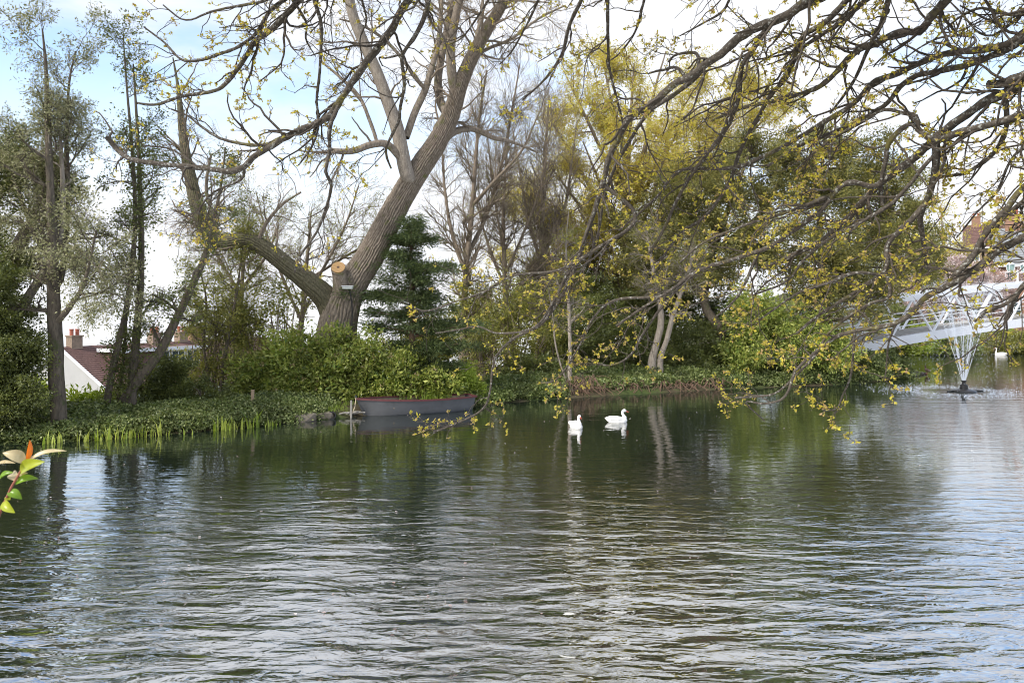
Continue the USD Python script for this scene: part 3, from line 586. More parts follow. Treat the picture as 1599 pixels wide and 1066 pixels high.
lg0, lg1 = W(1395, 586) + [0, 0.3, 0.05], W(1446, 584) + [0, 0, 0.03]
lg = obj('fallen_log', tubes(resample([lg0, (lg0 + lg1) / 2 + [0, 0, 0.05], lg1], 12)[None], np.linspace(0.13, 0.06, 12)[None], 9, 0.08, rg), 'dark_bark', smooth=True, )
tag(lg, 'dark log lying in the water off the tip of the ivy bank', 'log')
dkp = W(1448, 585)
du = thing('duck', 'brown duck upright on the end of the log', 'duck', (dkp[0], dkp[1], 0.10), 100, scale=1.0)
obj('body', hull_chain([[(-0.22, 0, 0.06, 0.012), (-0.12, 0, 0.10, 0.06), (0.0, 0, 0.12, 0.09), (0.10, 0, 0.15, 0.07)], [(0.09, 0, 0.16, 0.055), (0.12, 0, 0.25, 0.03), (0.13, 0, 0.31, 0.04), (0.16, 0, 0.31, 0.028)]], 0.02, 6), 'duck_feather', du, smooth=True)
obj('beak', hull_chain([[(0.18, 0, 0.305, 0.014), (0.235, 0, 0.295, 0.008)]], None, 0), 'red_beak', du)
for s_ in (-1, 1): obj('foot', cat([cyl(0.008, 0.12, (0.01, s_ * 0.04, 0.01), 8), box(0.07, 0.05, 0.012, (0.03, s_ * 0.04, -0.045), 0.004)]), 'red_beak', du)
#PLANTS
# ------------------------------------------------------------------ plants: shared builders
def stem_pts(px, K=24):                     # [(x, y, Z, radius)] in photo pixels -> K points and radii
    a = np.array(px, float); c = np.c_[P(a[:, 0], a[:, 1], a[:, 2]), a[:, 3]]
    r = resample(c, K); return r[:, :3], np.maximum(r[:, 3], 0.003)
def ground_first(px):                       # sinks the first point into the ground below it
    x, y, Z, r = px[0]; p = P(x, y, Z); g = G(p[0], p[1]); yy = HZ - (g - 0.25 - EYE) * F / Z
    return [(x, yy, Z, r * 1.25)] + px if yy > y + 2 else [(x, yy, Z, r * 1.15)] + px[1:]
def stack(paths): return np.stack([p for p, _ in paths]), np.stack([r for _, r in paths])
def bush(name, label, category, lobes_px, n, per, leaf, L, rng, rad=0.3, inner=0.4, wid=0.5, up=0.6, stems=10, stem_mat='dark_bark', group=None, squash=0.8, tips=None, droop=0.0, solid=True):
    """lobes_px: (x, y, Z, rx, ry, depth) with x, y, rx, ry in photo pixels"""
    lobes = [(P(x, y, Z), np.array([rx * Z / F, d, ry * Z / F])) for x, y, Z, rx, ry, d in lobes_px]
    cc, pos, out = clumps(lobes, n, per, rng, rad, inner, squash=squash)
    g = ground_z(pos[:, 0], pos[:, 1]); keep = pos[:, 2] > g + 0.03; pos, out = pos[keep], out[keep]
    base = np.mean([l[0] for l in lobes], axis=0); gz = G(base[0], base[1]); o = np.array([base[0], base[1], gz])
    t = thing(name, label, category, o, group=group)
    bx = np.array([l[0] for l in lobes]); k = rng.choice(len(cc), min(stems, len(cc)), replace=False); P_, R_ = [], []
    for q in k:
        l = bx[np.argmin(np.linalg.norm(bx - cc[q], axis=1))]; f = l + rng.normal(size=3) * [0.25, 0.2, 0]; f[2] = G(f[0], f[1]) - 0.15
        m = (f + cc[q]) / 2 + rng.normal(size=3) * 0.12; P_.append(resample([f, m, cc[q]], 8)); R_.append(np.linspace(0.035, 0.008, 8))
    obj('stem', tubes(np.array(P_), np.array(R_), 5), stem_mat, t, kind='stuff' if stems > 1 else None, origin=o, smooth=True)
    d = out * 0.8 + rng.normal(size=out.shape) * 0.4; d[:, 2] -= droop
    sprays('foliage', pos, d, leaf, t, o, rng, L, wid, per=7, rad=(L[0] + L[1]) * .75, up=up)
    if tips:
        leaf2, frac, L2 = tips; k = cc[(rng.random(len(cc)) < frac)]; ps = np.repeat(k, 9, axis=0) + rng.normal(size=(len(k) * 9, 3)) * 0.05 + [0, -0.12, 0.10]
        obj('new_shoots', leaves(ps, rng, L2, 0.4, D=np.tile([0, -0.2, 0.9], (len(ps), 1)), spread=0.6), leaf2, t, kind='stuff', origin=o)
    return t
def tree(name, label, stems_px, rng, bark, levels, leaf=None, nleaf=0, L=(0.05, 0.09), wid=0.5, jitter=0.06, category='tree', group=None, leaf_levels=(-1,), up=0.0, sides=9, extra=None, rough=0.05, twig=None, droop=0.0):
    """stems_px: traced stems, the first the trunk; levels: keyword sets for sprout, from stems outwards"""
    st = [stem_pts(ground_first(s) if k == 0 or s[0][1] > 560 else s) for k, s in enumerate(stems_px)]
    o = st[0][0][0].copy(); t = thing(name, label, category, o, group=group)
    for k, (p, r) in enumerate(st):
        obj('trunk' if k == 0 else 'limb', tubes(p[None], r[None], sides if r.max() > 0.05 else 6, rough, rng), bark, t, smooth=True, origin=o)
    Pc, Rc = stack(st); lv = []
    for kw in levels:
        kw = dict(kw); n = kw.pop('n'); src = kw.pop('src', -1)
        if src == -1: A = (Pc, Rc)
        else: A = ((stack(st)) if src == 's' else lv[src])
        Pc, Rc = sprout(A[0], A[1], n, rng, **kw); lv.append((Pc, Rc))
    obj('branches', tubes(lv[0][0], lv[0][1], 6), bark, t, kind='stuff', smooth=True, origin=o)
    if len(lv) > 1: obj('twigs', cat([tubes(a, b, 3, cap=False) for a, b in lv[1:]]), twig or bark, t, kind='stuff', origin=o)
    if leaf and nleaf:
        pool = [on_twigs(lv[l][0], nleaf // len(leaf_levels), rng, jitter) for l in leaf_levels]
        pos = np.vstack([x[0] for x in pool]); d = np.vstack([x[1] for x in pool]) * 0.5; d[:, 2] -= droop
        sprays('crown', pos, d, leaf, t, o, rng, L, wid, per=6, rad=(L[0] + L[1]) * .7, up=up, spread=.9)
    if extra: extra(t, o, st, lv)
    return t
R_ = np.random.default_rng

# ------------------------------------------------------------------ the big pollarded tree
rng = R_(5); Zm = 26.0
def ridged_tube(p, r, sides, rings, rng, depth, flare=0.0):
    """a trunk with interlacing bark ridges in the mesh"""
    q = resample(np.c_[p, r], rings); c, rr = q[:, :3], q[:, 3]
    T = norm(np.gradient(c, axis=0)); ax = np.array([0, 1.0, 0]); A = norm(np.cross(T, ax)); B = np.cross(T, A)
    th = np.arange(sides) * 2 * np.pi / sides; s = np.concatenate([[0], np.cumsum(np.linalg.norm(np.diff(c, axis=0), axis=1))])
    U, Vv = np.meshgrid(th, s); rad = rr[:, None] * np.ones_like(U)
    pts = np.stack([np.cos(U) * rad * 11.0, np.sin(U) * rad * 11.0, Vv * 2.6], -1).reshape(-1, 3)
    nz = (meshkit.fbm(pts * [.62, .62, .62] + 50, 3) - .5) * 1.6
    nz2 = meshkit.fbm(pts * 0.13 + 9.1) - .5
    n_r = max(6, int(2 * np.pi * rr.max() / 0.15)); q3 = np.stack([np.cos(U) * 1.6, np.sin(U) * 1.6, Vv * 1.25], -1).reshape(-1, 3)
    ph = n_r * U + 7.0 * (meshkit.fbm(q3 + 31, 2).reshape(U.shape) - .5) + 2.6 * (meshkit.fbm(q3 * 2.6 + 7, 2).reshape(U.shape) - .5) * 2
    h = (np.abs(np.sin(ph / 2)) ** .55 - .75) * depth - np.abs(nz).reshape(U.shape) * depth * .8 + nz2.reshape(U.shape) * rr[:, None] * 0.12
    if flare: rad = rad * (1 + flare * np.exp(-s / 0.5)[:, None] * (1 + 0.35 * np.sin(5 * U)))
    rad = rad + h * np.clip(rr[:, None] / 0.3, 0.2, 1)
    V = c[:, None] + (rad * np.cos(U))[..., None] * A[:, None] + (rad * np.sin(U))[..., None] * B[:, None]
    i, j = np.meshgrid(np.arange(rings - 1), np.arange(sides), indexing='ij')
    q = np.stack([i * sides + j, i * sides + (j + 1) % sides, (i + 1) * sides + (j + 1) % sides, (i + 1) * sides + j], -1).reshape(-1, 4)
    return V.reshape(-1, 3), q[:, ::-1]
trunk = [(524, 600, Zm, .80), (524, 560, Zm, .74), (526, 520, Zm, .66), (534, 480, Zm, .60), (552, 440, Zm, .50), (578, 400, Zm, .47), (603, 352, Zm, .44), (630, 303, Zm, .40), (656, 262, Zm, .37), (683, 222, Zm, .335), (704, 180, Zm, .30), (718, 135, Zm - .3, .25), (738, 88, Zm - .6, .22), (763, 42, Zm - .9, .19), (788, 0, Zm - 1.2, .16), (812, -60, Zm - 1.6, .11), (830, -150, Zm - 2, .05)]
limb_l = [(528, 520, Zm, .46), (515, 475, Zm, .43), (490, 447, Zm - .3, .36), (455, 420, Zm - .6, .30), (420, 393, Zm - .9, .27), (385, 374, Zm - 1.1, .25), (350, 380, Zm - 1.2, .25), (325, 362, Zm - 1.2, .245), (308, 322, Zm - 1.1, .22), (298, 280, Zm - 1, .19), (290, 240, Zm - .9, .15), (284, 195, Zm - .8, .12), (281, 165, Zm - .8, .09), (277, 130, Zm - .7, .05), (270, 90, Zm - .6, .02)]
limbs = [
 [(650, 280, Zm, .20), (637, 275, Zm - .3, .24), (628, 240, Zm - .5, .23), (620, 200, Zm - .7, .22), (606, 160, Zm - .9, .20), (588, 112, Zm - 1.1, .19), (567, 65, Zm - 1.3, .175), (550, 20, Zm - 1.5, .165), (542, -30, Zm - 1.7, .14), (530, -110, Zm - 2, .08)],
 [(707, 185, Zm, .16), (690, 165, Zm + .4, .15), (684, 128, Zm + .7, .14), (690, 85, Zm + 1, .13), (699, 40, Zm + 1.2, .115), (706, -10, Zm + 1.4, .10), (712, -90, Zm + 1.6, .05)],
 [(712, 150, Zm - .1, .17), (706, 120, Zm - .5, .16), (704, 75, Zm - .8, .15), (711, 30, Zm - 1, .13), (722, -20, Zm - 1.2, .11), (735, -100, Zm - 1.4, .05)],
 [(634, 215, Zm - .5, .12), (648, 175, Zm - .2, .12), (664, 140, Zm, .115), (676, 100, Zm + .2, .10), (686, 55, Zm + .4, .085), (690, 0, Zm + .6, .07), (700, -70, Zm + .8, .04)],
 [(628, 250, Zm - .5, .12), (605, 226, Zm - .9, .12), (580, 226, Zm - 1.2, .115), (550, 236, Zm - 1.5, .10), (520, 236, Zm - 1.8, .085)],
 [(590, 226, Zm - 1, .06), (578, 190, Zm - 1, .06), (560, 150, Zm - .9, .055), (530, 120, Zm - .8, .045), (500, 95, Zm - .7, .03)],
 [(690, 222, Zm, .12), (712, 205, Zm + .5, .12), (740, 202, Zm + 1, .10), (770, 215, Zm + 1.4, .085), (800, 222, Zm + 1.9, .06), (840, 238, Zm + 2.4, .03)],
 [(720, 120, Zm - .3, .09), (735, 95, Zm + .2, .085), (742, 66, Zm + .6, .075), (752, 20, Zm + 1, .06), (756, -40, Zm + 1.3, .04)],
 [(664, 140, Zm, .07), (646, 118, Zm - .5, .07), (628, 92, Zm - .8, .06), (600, 62, Zm - 1, .05), (565, 40, Zm - 1.2, .04), (530, 30, Zm - 1.4, .025)],
 [(735, 90, Zm - .6, .06), (765, 75, Zm - .3, .06), (800, 60, Zm, .05), (840, 30, Zm + .2, .04), (880, 10, Zm + .4, .03)],
 [(545, 445, Zm, .07), (505, 320, Zm - 1.2, .045)] and [(400, 384, Zm - 1, .07), (415, 350, Zm - 1.3, .06), (440, 320, Zm - 1.5, .045), (470, 300, Zm - 1.6, .03)],
 [(345, 376, Zm - 1.2, .07), (330, 330, Zm - 1.6, .06), (322, 290, Zm - 1.8, .05), (330, 240, Zm - 2, .035)],
]
o = P(524, 600, Zm); o[2] = G(o[0], o[1])
mt = thing('pollarded_tree', 'massive leaning grey brown tree with furrowed bark and a sawn stump at its fork', 'tree', o)
tp, tr_ = stem_pts(trunk, 60); obj('trunk', ridged_tube(tp, tr_, 210, 380, rng, 0.075, 0.16), 'furrowed_bark', mt, smooth=True, origin=o)
lp_, lr_ = stem_pts(limb_l, 40); obj('limb', ridged_tube(lp_, lr_, 110, 240, rng, 0.050), 'mossy_bark', mt, smooth=True, origin=o, label='mossy lower limb reaching left and turning up')
ms = [(tp[::2][:24] if len(tp) > 48 else tp, None)]
st = [stem_pts(l, 24) for l in limbs]
for k, (p, r) in enumerate(st):
    obj('limb', ridged_tube(p, r, 32, 90, rng, 0.012) if r.max() > 0.1 else tubes(p[None], r[None], 10, 0.05, rng), 'pale_bark' if k == 0 else 'furrowed_bark', mt, smooth=True, origin=o, label='smooth pale limb crossing up to the left' if k == 0 else None)
sc = P(534, 460, Zm - .35); st_top = P(529, 421, Zm - .62)
sp_ = resample([sc, (sc + st_top) / 2 + [0.0, 0, 0], st_top], 8)
obj('sawn_stump', ridged_tube(sp_, np.linspace(.27, .225, 8), 48, 40, rng, 0.012), 'furrowed_bark', mt, smooth=True, origin=o)
ax_ = norm(np.array([0.05, -0.80, 0.55]))
def disc(c, nrm, r, th, hole=0.0):
    m = trimesh.creation.annulus(hole, r, th, sections=36) if hole else trimesh.creation.cylinder(r, th, sections=36)
    m.apply_transform(trimesh.geometry.align_vectors([0, 0, 1], nrm)); m.apply_translation(c); return m
fc = st_top + ax_ * 0.05
obj('stump_shoulder', disc(st_top + [0, 0, -0.02], ax_, .245, .22), 'furrowed_bark', mt, origin=o)
obj('cut_face', disc(fc + ax_ * .075, ax_, .222, .03, .05), 'sawn_wood', mt, origin=o, label='pale orange sawn face with a dark rotten heart')
obj('rotten_heart', disc(fc + ax_ * .065, ax_, .052, .03), 'root_bark', mt, origin=o)
MP, MR = np.stack([resample(np.c_[tp, tr_], 24)] + [resample(np.c_[lp_, lr_], 24)] + [np.c_[a, b] for a, b in st])[..., :3], np.stack([resample(tr_[:, None], 24)[:, 0], resample(lr_[:, None], 24)[:, 0]] + [b for _, b in st])
a1 = sprout(MP[1:], np.minimum(MR[1:], .09), 110, rng, t=(.25, 1), ang=(30, 70), length=(1.2, 2.8), K=8, wander=.16, trop=(0, 0, .25), ratio=.45, rmin=.010)
a1b = sprout(MP[:1], np.minimum(MR[:1], .09), 26, rng, t=(.45, 1), ang=(35, 70), length=(1.4, 3.2), K=8, wander=.16, trop=(0, 0, .3), ratio=.5, rmin=.012)
A1 = np.vstack([a1[0], a1b[0]]), np.vstack([a1[1], a1b[1]])
A2 = sprout(*A1, 800, rng, t=(.15, 1), ang=(25, 60), length=(.6, 1.3), K=7, wander=.18, trop=(0, 0, -.3), ratio=.5, rmin=.006)
A3 = sprout(*A2, 3600, rng, t=(.1, 1), ang=(20, 55), length=(.3, .8), K=5, wander=.15, trop=(0, 0, -.8), ratio=.6, rmin=.0045)
obj('branches', tubes(*A1, 7), 'brown_twig', mt, kind='stuff', smooth=True, origin=o)
obj('twigs', cat([tubes(*A2, 4, cap=False), tubes(*A3, 3, cap=False)]), 'brown_twig', mt, kind='stuff', origin=o)
bp, bd = on_twigs(A3[0], 5200, rng, .02); obj('buds', leaves(bp, rng, (.03, .06), .5, D=bd), 'brown_bud', mt, kind='stuff', origin=o)
# floodlight and its cable on the trunk
fl = P(543, 449, Zm - .82)
lt_ = thing('floodlight', 'small pale floodlight fixed to the trunk below the sawn stump', 'lamp', fl)
obj('housing', box(.34, .16, .09, (0, 0, 0), .02), 'galvanised', lt_); obj('visor', box(.38, .20, .02, (0, -.02, .055), .006), 'white_paint', lt_); obj('bracket', bar((0, .02, -.04), (0, .3, -.12), .04), 'black_plastic', lt_)
cb = np.array([P(546, 455, Zm - .80), P(549, 470, Zm - .76), P(550, 490, Zm - .72), P(549, 512, Zm - .74), P(548, 536, Zm - .80)])
tag(obj('cable', tubes(resample(cb, 20)[None], np.full((1, 20), .022), 6), 'black_plastic', smooth=True), 'black cable running down the trunk from the floodlight', 'cable')

# ------------------------------------------------------------------ trees of the left bank
Z = 19.6
tree('silvery_tree', 'tall leafy grey green tree with bare dark trunk at the far left bank', [
 [(92, 655, Z, .20), (89, 600, Z, .185), (87, 560, Z, .175), (85, 500, Z, .165), (84, 440, Z, .15), (82, 390, Z, .13), (80, 330, Z, .11), (77, 260, Z, .09), (74, 180, Z, .07), (72, 110, Z, .045), (66, 45, Z, .02)],
 [(84, 450, Z, .10), (96, 430, Z + .2, .09), (102, 380, Z + .5, .08), (106, 300, Z + .6, .065), (104, 220, Z + .7, .05), (108, 130, Z + .8, .03), (118, 80, Z + .8, .015)],
 [(88, 505, Z, .08), (108, 480, Z - .3, .07), (128, 450, Z - .6, .05), (140, 410, Z - .8, .035), (150, 360, Z - 1, .02)],
 [(83, 420, Z, .08), (62, 380, Z + .5, .07), (40, 330, Z + .8, .055), (20, 270, Z + 1, .04), (8, 200, Z + 1.1, .02)]],
 rng, 'dark_bark', [dict(n=74, t=(.28, 1), ang=(35, 75), length=(1.0, 2.2), K=8, wander=.16, trop=(0, 0, .25), ratio=.45, rmin=.009), dict(n=520, t=(.2, 1), ang=(25, 65), length=(.4, .95), trop=(0, 0, -.1), rmin=.005), dict(n=2600, t=(.1, 1), length=(.2, .5), K=4, rmin=.0035)],
 'grey_green_leaf', 5800, L=(.045, .09), wid=.38, jitter=.09, leaf_levels=(1, 2, 2), droop=.1)
tree('pale_leaning_tree', 'pale bare leaning stem with a kinked fork in front of the far left trunk', [
 [(22, 520, 19.9, .13), (30, 488, 19.9, .12), (45, 462, 19.9, .11), (70, 422, 19.9, .105), (88, 388, 19.9, .10), (97, 345, 19.9, .075), (98, 290, 19.9, .06), (95, 230, 19.9, .045), (92, 165, 19.9, .02)],
 [(90, 384, 19.9, .05), (112, 386, 19.8, .045), (132, 396, 19.7, .035), (148, 414, 19.6, .025), (160, 438, 19.5, .012)]],
 rng, 'pale_bark', [dict(n=18, t=(.5, 1), ang=(25, 60), length=(.8, 1.8), K=7, ratio=.45, rmin=.008, wander=.2), dict(n=120, length=(.4, 1.0), rmin=.004, trop=(0, 0, -.9), wander=.2), dict(n=500, length=(.2, .5), K=4, rmin=.003, trop=(0, 0, -.9))],
 'grey_green_leaf', 900, L=(.04, .08), jitter=.07)
tree('dark_leaning_tree', 'dark ivy clad trunk leaning right at the extreme left edge', [
 [(-50, 640, 20.5, .26), (-30, 540, 20.5, .24), (-5, 450, 20.5, .21), (25, 390, 20.5, .17), (52, 345, 20.5, .14), (68, 300, 20.6, .10), (72, 250, 20.8, .06)],
 [(-5, 450, 20.5, .10), (-20, 380, 20.7, .09), (-10, 300, 20.9, .06), (10, 230, 21, .03)]],
 rng, 'dark_bark', [dict(n=42, t=(.25, 1), ang=(40, 80), length=(.8, 1.8), K=7, ratio=.4, rmin=.009), dict(n=300, length=(.3, .8), rmin=.005), dict(n=1000, length=(.15, .4), K=4, rmin=.004)],
 'dark_leaf', 4200, L=(.06, .11), jitter=.13, leaf_levels=(0, 1, 2))
bush('holly_bush', 'dense dark holly mass at the left edge below the leaning trunk', 'shrub', [(0, 470, 19.2, 44, 60, .7), (14, 560, 19.1, 56, 75, .7), (10, 620, 19.0, 62, 45, .6), (-40, 540, 19.3, 50, 90, .8)], 240, 34, 'dark_leaf', (.05, .09), rng, rad=.30, inner=.3, stems=9)
bush('bright_laurel', 'bright green laurel shrub between the far left trunk and the white house', 'shrub', [(125, 632, 22.5, 40, 16, .5), (165, 632, 22.6, 36, 16, .5), (60, 622, 22.8, 30, 24, .5)], 60, 9, 'fresh_leaf', (.10, .18), rng, rad=.28, inner=.3, wid=.4, stems=8)
Z = 21.6
def ivy_sleeve(t, o, st, lv):
    pos, d = on_twigs(np.stack([p for p, _ in st]), 5200, R_(9), .10, (.05, .75)); obj('ivy', leaves(pos, R_(10), (.05, .09), .7, D=d * .3, spread=.8), 'dark_leaf', t, kind='stuff', origin=o)
tree('multi_stemmed_tree', 'slender ivy wrapped tree with three stems rising before the tiled roof', [
 [(186, 640, Z, .17), (205, 608, Z, .15), (218, 588, Z, .14), (246, 555, Z, .13), (272, 505, Z, .115), (298, 450, Z, .10), (318, 405, Z, .085), (332, 350, Z, .06), (345, 290, Z, .035), (352, 230, Z, .02)],
 [(206, 600, Z, .12), (210, 560, Z + .1, .115), (217, 480, Z + .2, .10), (221, 400, Z + .3, .085), (219, 310, Z + .3, .065), (216, 230, Z + .3, .05), (212, 160, Z + .3, .035), (208, 100, Z + .3, .02)],
 [(166, 636, Z - .2, .10), (172, 595, Z - .2, .095), (186, 530, Z - .2, .085), (199, 475, Z - .2, .075), (208, 400, Z - .2, .065), (211, 320, Z - .2, .055), (207, 240, Z - .2, .045), (200, 160, Z - .2, .032), (195, 95, Z - .2, .022), (192, 45, Z - .2, .012)],
 [(182, 640, Z + .2, .05), (190, 585, Z + .2, .045), (194, 540, Z + .2, .035), (200, 470, Z + .3, .02)]],
 rng, 'dark_bark', [dict(n=84, t=(.25, 1), ang=(45, 85), length=(.7, 1.6), K=7, wander=.2, trop=(0, 0, .1), ratio=.4, rmin=.008), dict(n=520, length=(.3, .8), rmin=.004, wander=.25), dict(n=1800, length=(.15, .4), K=4, rmin=.003)],
 'dark_leaf', 2900, L=(.045, .085), jitter=.10, leaf_levels=(1, 2), extra=ivy_sleeve)
tree('holm_sapling', 'sparse young evergreen with small dark leaves under the mossy limb', [
 [(345, 620, 25.0, .07), (350, 560, 25, .06), (362, 500, 25, .05), (372, 440, 25, .035), (378, 390, 25, .02), (380, 345, 25, .01)],
 [(330, 610, 25.2, .05), (318, 540, 25.2, .045), (322, 470, 25.2, .035), (312, 420, 25.2, .02)]],
 rng, 'dark_bark', [dict(n=50, t=(.3, 1), ang=(40, 80), length=(.6, 1.5), K=7, rmin=.007), dict(n=300, length=(.3, .7), rmin=.004), dict(n=1000, length=(.15, .35), K=4, rmin=.003)],
 'mid_leaf', 2300, L=(.045, .085), jitter=.12, leaf_levels=(0, 1, 2))
bush('elder_thicket', 'olive green thicket of thin upright stems left of the laurel hedge', 'shrub', [(330, 505, 25.6, 60, 60, .8), (400, 500, 25.6, 55, 55, .8), (440, 470, 25.8, 45, 40, .6), (300, 580, 25.2, 45, 40, .6), (375, 570, 25.2, 55, 45, .6)], 210, 8, 'mid_leaf', (.055, .10), rng, rad=.34, inner=.15, stems=70, stem_mat='brown_twig')
bush('dark_undershrub', 'low dark rounded shrub right of the leaning stem base', 'shrub', [(268, 590, 23.0, 34, 30, .5), (240, 618, 22.6, 50, 22, .5), (310, 618, 22.8, 50, 24, .5)], 120, 34, 'dark_leaf', (.05, .09), rng, rad=.22, inner=.3, stems=9)
# ------------------------------------------------------------------ middle
bush('laurel_hedge', 'glossy green laurel hedge with cream new shoots behind the boat', 'hedge', [(405, 592, 24.9, 44, 46, .7), (452, 572, 24.9, 40, 52, .7), (492, 584, 24.8, 36, 50, .6), (540, 572, 25.0, 50, 52, .8), (598, 586, 25.2, 44, 48, .7), (640, 596, 25.4, 46, 44, .6), (690, 604, 25.6, 34, 32, .5), (515, 548, 25.4, 24, 30, .4), (450, 615, 24.6, 70, 28, .5), (560, 615, 25.0, 70, 28, .5), (650, 618, 25.4, 50, 24, .4)], 520, 12, 'laurel_leaf', (.07, .18), rng, rad=.34, inner=.45, wid=.42, up=.9, stems=20, tips=('new_shoot_leaf', .30, (.07, .13)))
# yew: layered dark sprays
rng = R_(31); zc = 25.9
yl = [(P(640 + 16 * math.sin(y * 1.9), y, zc), np.array([rx * zc / F, .9, 9 * zc / F])) for y, rx in ((352, 14), (374, 36), (396, 32), (418, 62), (440, 52), (462, 78), (486, 66), (510, 88), (540, 80), (572, 84))]
yo = P(645, 600, zc); yo[2] = G(yo[0], yo[1]); yt = thing('yew_tree', 'dark conical yew standing right behind the leaning trunk', 'tree', yo)
obj('trunk', tubes(resample([yo - [0, 0, .2], P(643, 480, zc), P(640, 362, zc)], 14)[None], np.linspace(.16, .02, 14)[None], 8), 'root_bark', yt, smooth=True, origin=yo)
cc, pos, out = clumps(yl, 290, 56, rng, rad=.32, inner=.30, squash=.34); sh = pos - cc[np.repeat(0, len(pos))]
obj('boughs', tubes(np.stack([resample([[*(P(642, HZ - (c[2] - .25 - EYE) * F / zc, zc))], c], 5) for c in cc[:150]]), np.tile(np.linspace(.022, .006, 5), (150, 1)), 4), 'root_bark', yt, kind='stuff', origin=yo)
dd = out * [1, 1, .25] + [0, 0, -.12]; sprays('crown', pos[::3], dd[::3], 'conifer_leaf', yt, yo, rng, (.06, .13), .26, per=14, rad=.15, up=1.0, spread=.5)

def bare(name, label, stems, seed, n1, n2, n3, leafn=0, leaf='brown_bud', up=.5, L=(.03, .06), ln=(1.0, 2.6), group=None, bark='brown_twig', jitter=.03):
    return tree(name, label, stems, R_(seed), bark, [dict(n=n1, t=(.15, 1), ang=(25, 62), length=ln, K=8, wander=.15, trop=(0, 0, up), ratio=.4, rmin=.008), dict(n=n2, t=(.15, 1), ang=(22, 58), length=(.6, 1.5), trop=(0, 0, up), rmin=.006, wander=.14), dict(n=n3, t=(.1, 1), ang=(15, 45), length=(.3, .8), K=5, rmin=.0045, trop=(0, 0, up * .5))], leaf, leafn, L=L, jitter=jitter)
Zb = 33.0
bare('bare_twiggy_tree', 'tall bare brown twiggy tree right of the leaning trunk', [
 [(722, 600, Zb, .17), (724, 500, Zb, .15), (728, 420, Zb, .13), (736, 340, Zb, .11), (742, 260, Zb, .085), (748, 190, Zb, .06), (760, 110, Zb, .04)],
 [(730, 400, Zb, .10), (762, 330, Zb + .6, .09), (785, 250, Zb + .9, .07), (800, 170, Zb + 1, .05), (812, 100, Zb + 1, .025)],
 [(728, 430, Zb, .10), (705, 360, Zb + .6, .08), (694, 290, Zb + .9, .06), (690, 220, Zb + 1, .03)],
 [(738, 320, Zb, .08), (775, 280, Zb - .8, .07), (815, 235, Zb - 1.2, .05), (840, 180, Zb - 1.4, .03)]], 41, 130, 1200, 4400, 900, 'mid_leaf', up=.35)
bare('bare_twiggy_tree', 'bare fine twigged tree with reddish buds left of the yellow crown', [
 [(852, 600, 36, .18), (850, 500, 36, .16), (846, 400, 36, .14), (848, 320, 36, .10), (852, 230, 36, .07), (858, 150, 36, .03)],
 [(847, 420, 36, .09), (825, 340, 36.5, .07), (812, 270, 36.7, .05), (800, 200, 36.8, .03)],
 [(848, 400, 36, .09), (880, 330, 36.5, .07), (892, 260, 36.7, .05), (900, 200, 36.8, .03)]], 42, 120, 1000, 3800, 1600, 'yellow_leaf', up=.35)
bare('bare_twiggy_tree', 'broad bare tree with a haze of fine brown twigs between the two upright bare trees', [
 [(792, 600, 35, .15), (790, 500, 35, .13), (788, 420, 35, .11), (786, 340, 35, .08), (790, 260, 35, .05), (796, 190, 35, .02)],
 [(789, 450, 35, .07), (765, 390, 35.4, .06), (748, 330, 35.6, .045), (735, 270, 35.8, .03), (722, 200, 36, .015)],
 [(788, 430, 35, .07), (815, 370, 34.6, .06), (838, 310, 34.4, .045), (852, 250, 34.2, .03), (862, 190, 34, .015)],
 [(788, 400, 35, .06), (775, 330, 34.4, .045), (766, 260, 34.2, .03), (760, 200, 34, .015)],
 [(789, 470, 35, .06), (830, 430, 34.5, .05), (870, 390, 34.2, .035), (900, 350, 34, .02)]], 46, 160, 1500, 6000, 1600, 'mid_leaf', up=.25)
bare('budding_hawthorn', 'spreading bare thorn tree seen through the gap left of the sawn stump', [
 [(470, 600, 32, .14), (468, 540, 32, .12), (474, 470, 32, .10), (480, 400, 32, .07), (486, 330, 32, .03)],
 [(470, 500, 32, .07), (440, 430, 32.3, .06), (415, 360, 32.5, .04), (400, 300, 32.5, .02)],
 [(473, 470, 32, .07), (510, 410, 31.7, .06), (540, 350, 31.5, .045), (560, 290, 31.5, .025)],
 [(476, 440, 32, .06), (540, 400, 32, .05), (590, 370, 32, .04), (620, 330, 32, .02)]], 43, 90, 620, 2200, 1700, 'mid_leaf', up=.15, L=(.03, .07), jitter=.05)
bare('budding_hawthorn', 'thin leafy thorn tree filling the gap above the mossy limb', [
 [(372, 600, 30.5, .11), (374, 520, 30.5, .10), (378, 440, 30.5, .08), (384, 380, 30.5, .05), (390, 330, 30.5, .02)],
 [(376, 460, 30.5, .06), (340, 400, 30.7, .05), (318, 350, 30.9, .03)],
 [(378, 450, 30.5, .06), (415, 400, 30.2, .05), (436, 350, 30, .03)]], 44, 70, 480, 1600, 2600, 'holm_leaf', up=.1, L=(.04, .08), jitter=.08)
bush('bramble_thicket', 'tangle of bare canes and pale leaves between the yew and the slender pole trees', 'shrub', [(760, 540, 31, 50, 60, 1.0), (800, 480, 32.5, 60, 50, 1), (730, 590, 28, 36, 26, .5), (840, 545, 32, 50, 60, 1.0), (740, 470, 33, 40, 60, 1)], 380, 8, 'mid_leaf', (.06, .11), rng, rad=.42, inner=.1, stems=150, stem_mat='brown_twig')
bush('spring_shrub', 'small bright green shrub just right of the boat', 'shrub', [(712, 592, 26.2, 26, 24, .4), (740, 612, 26.5, 24, 14, .4)], 60, 26, 'fresh_leaf', (.07, .13), rng, rad=.2, inner=.2, wid=.35, stems=8)
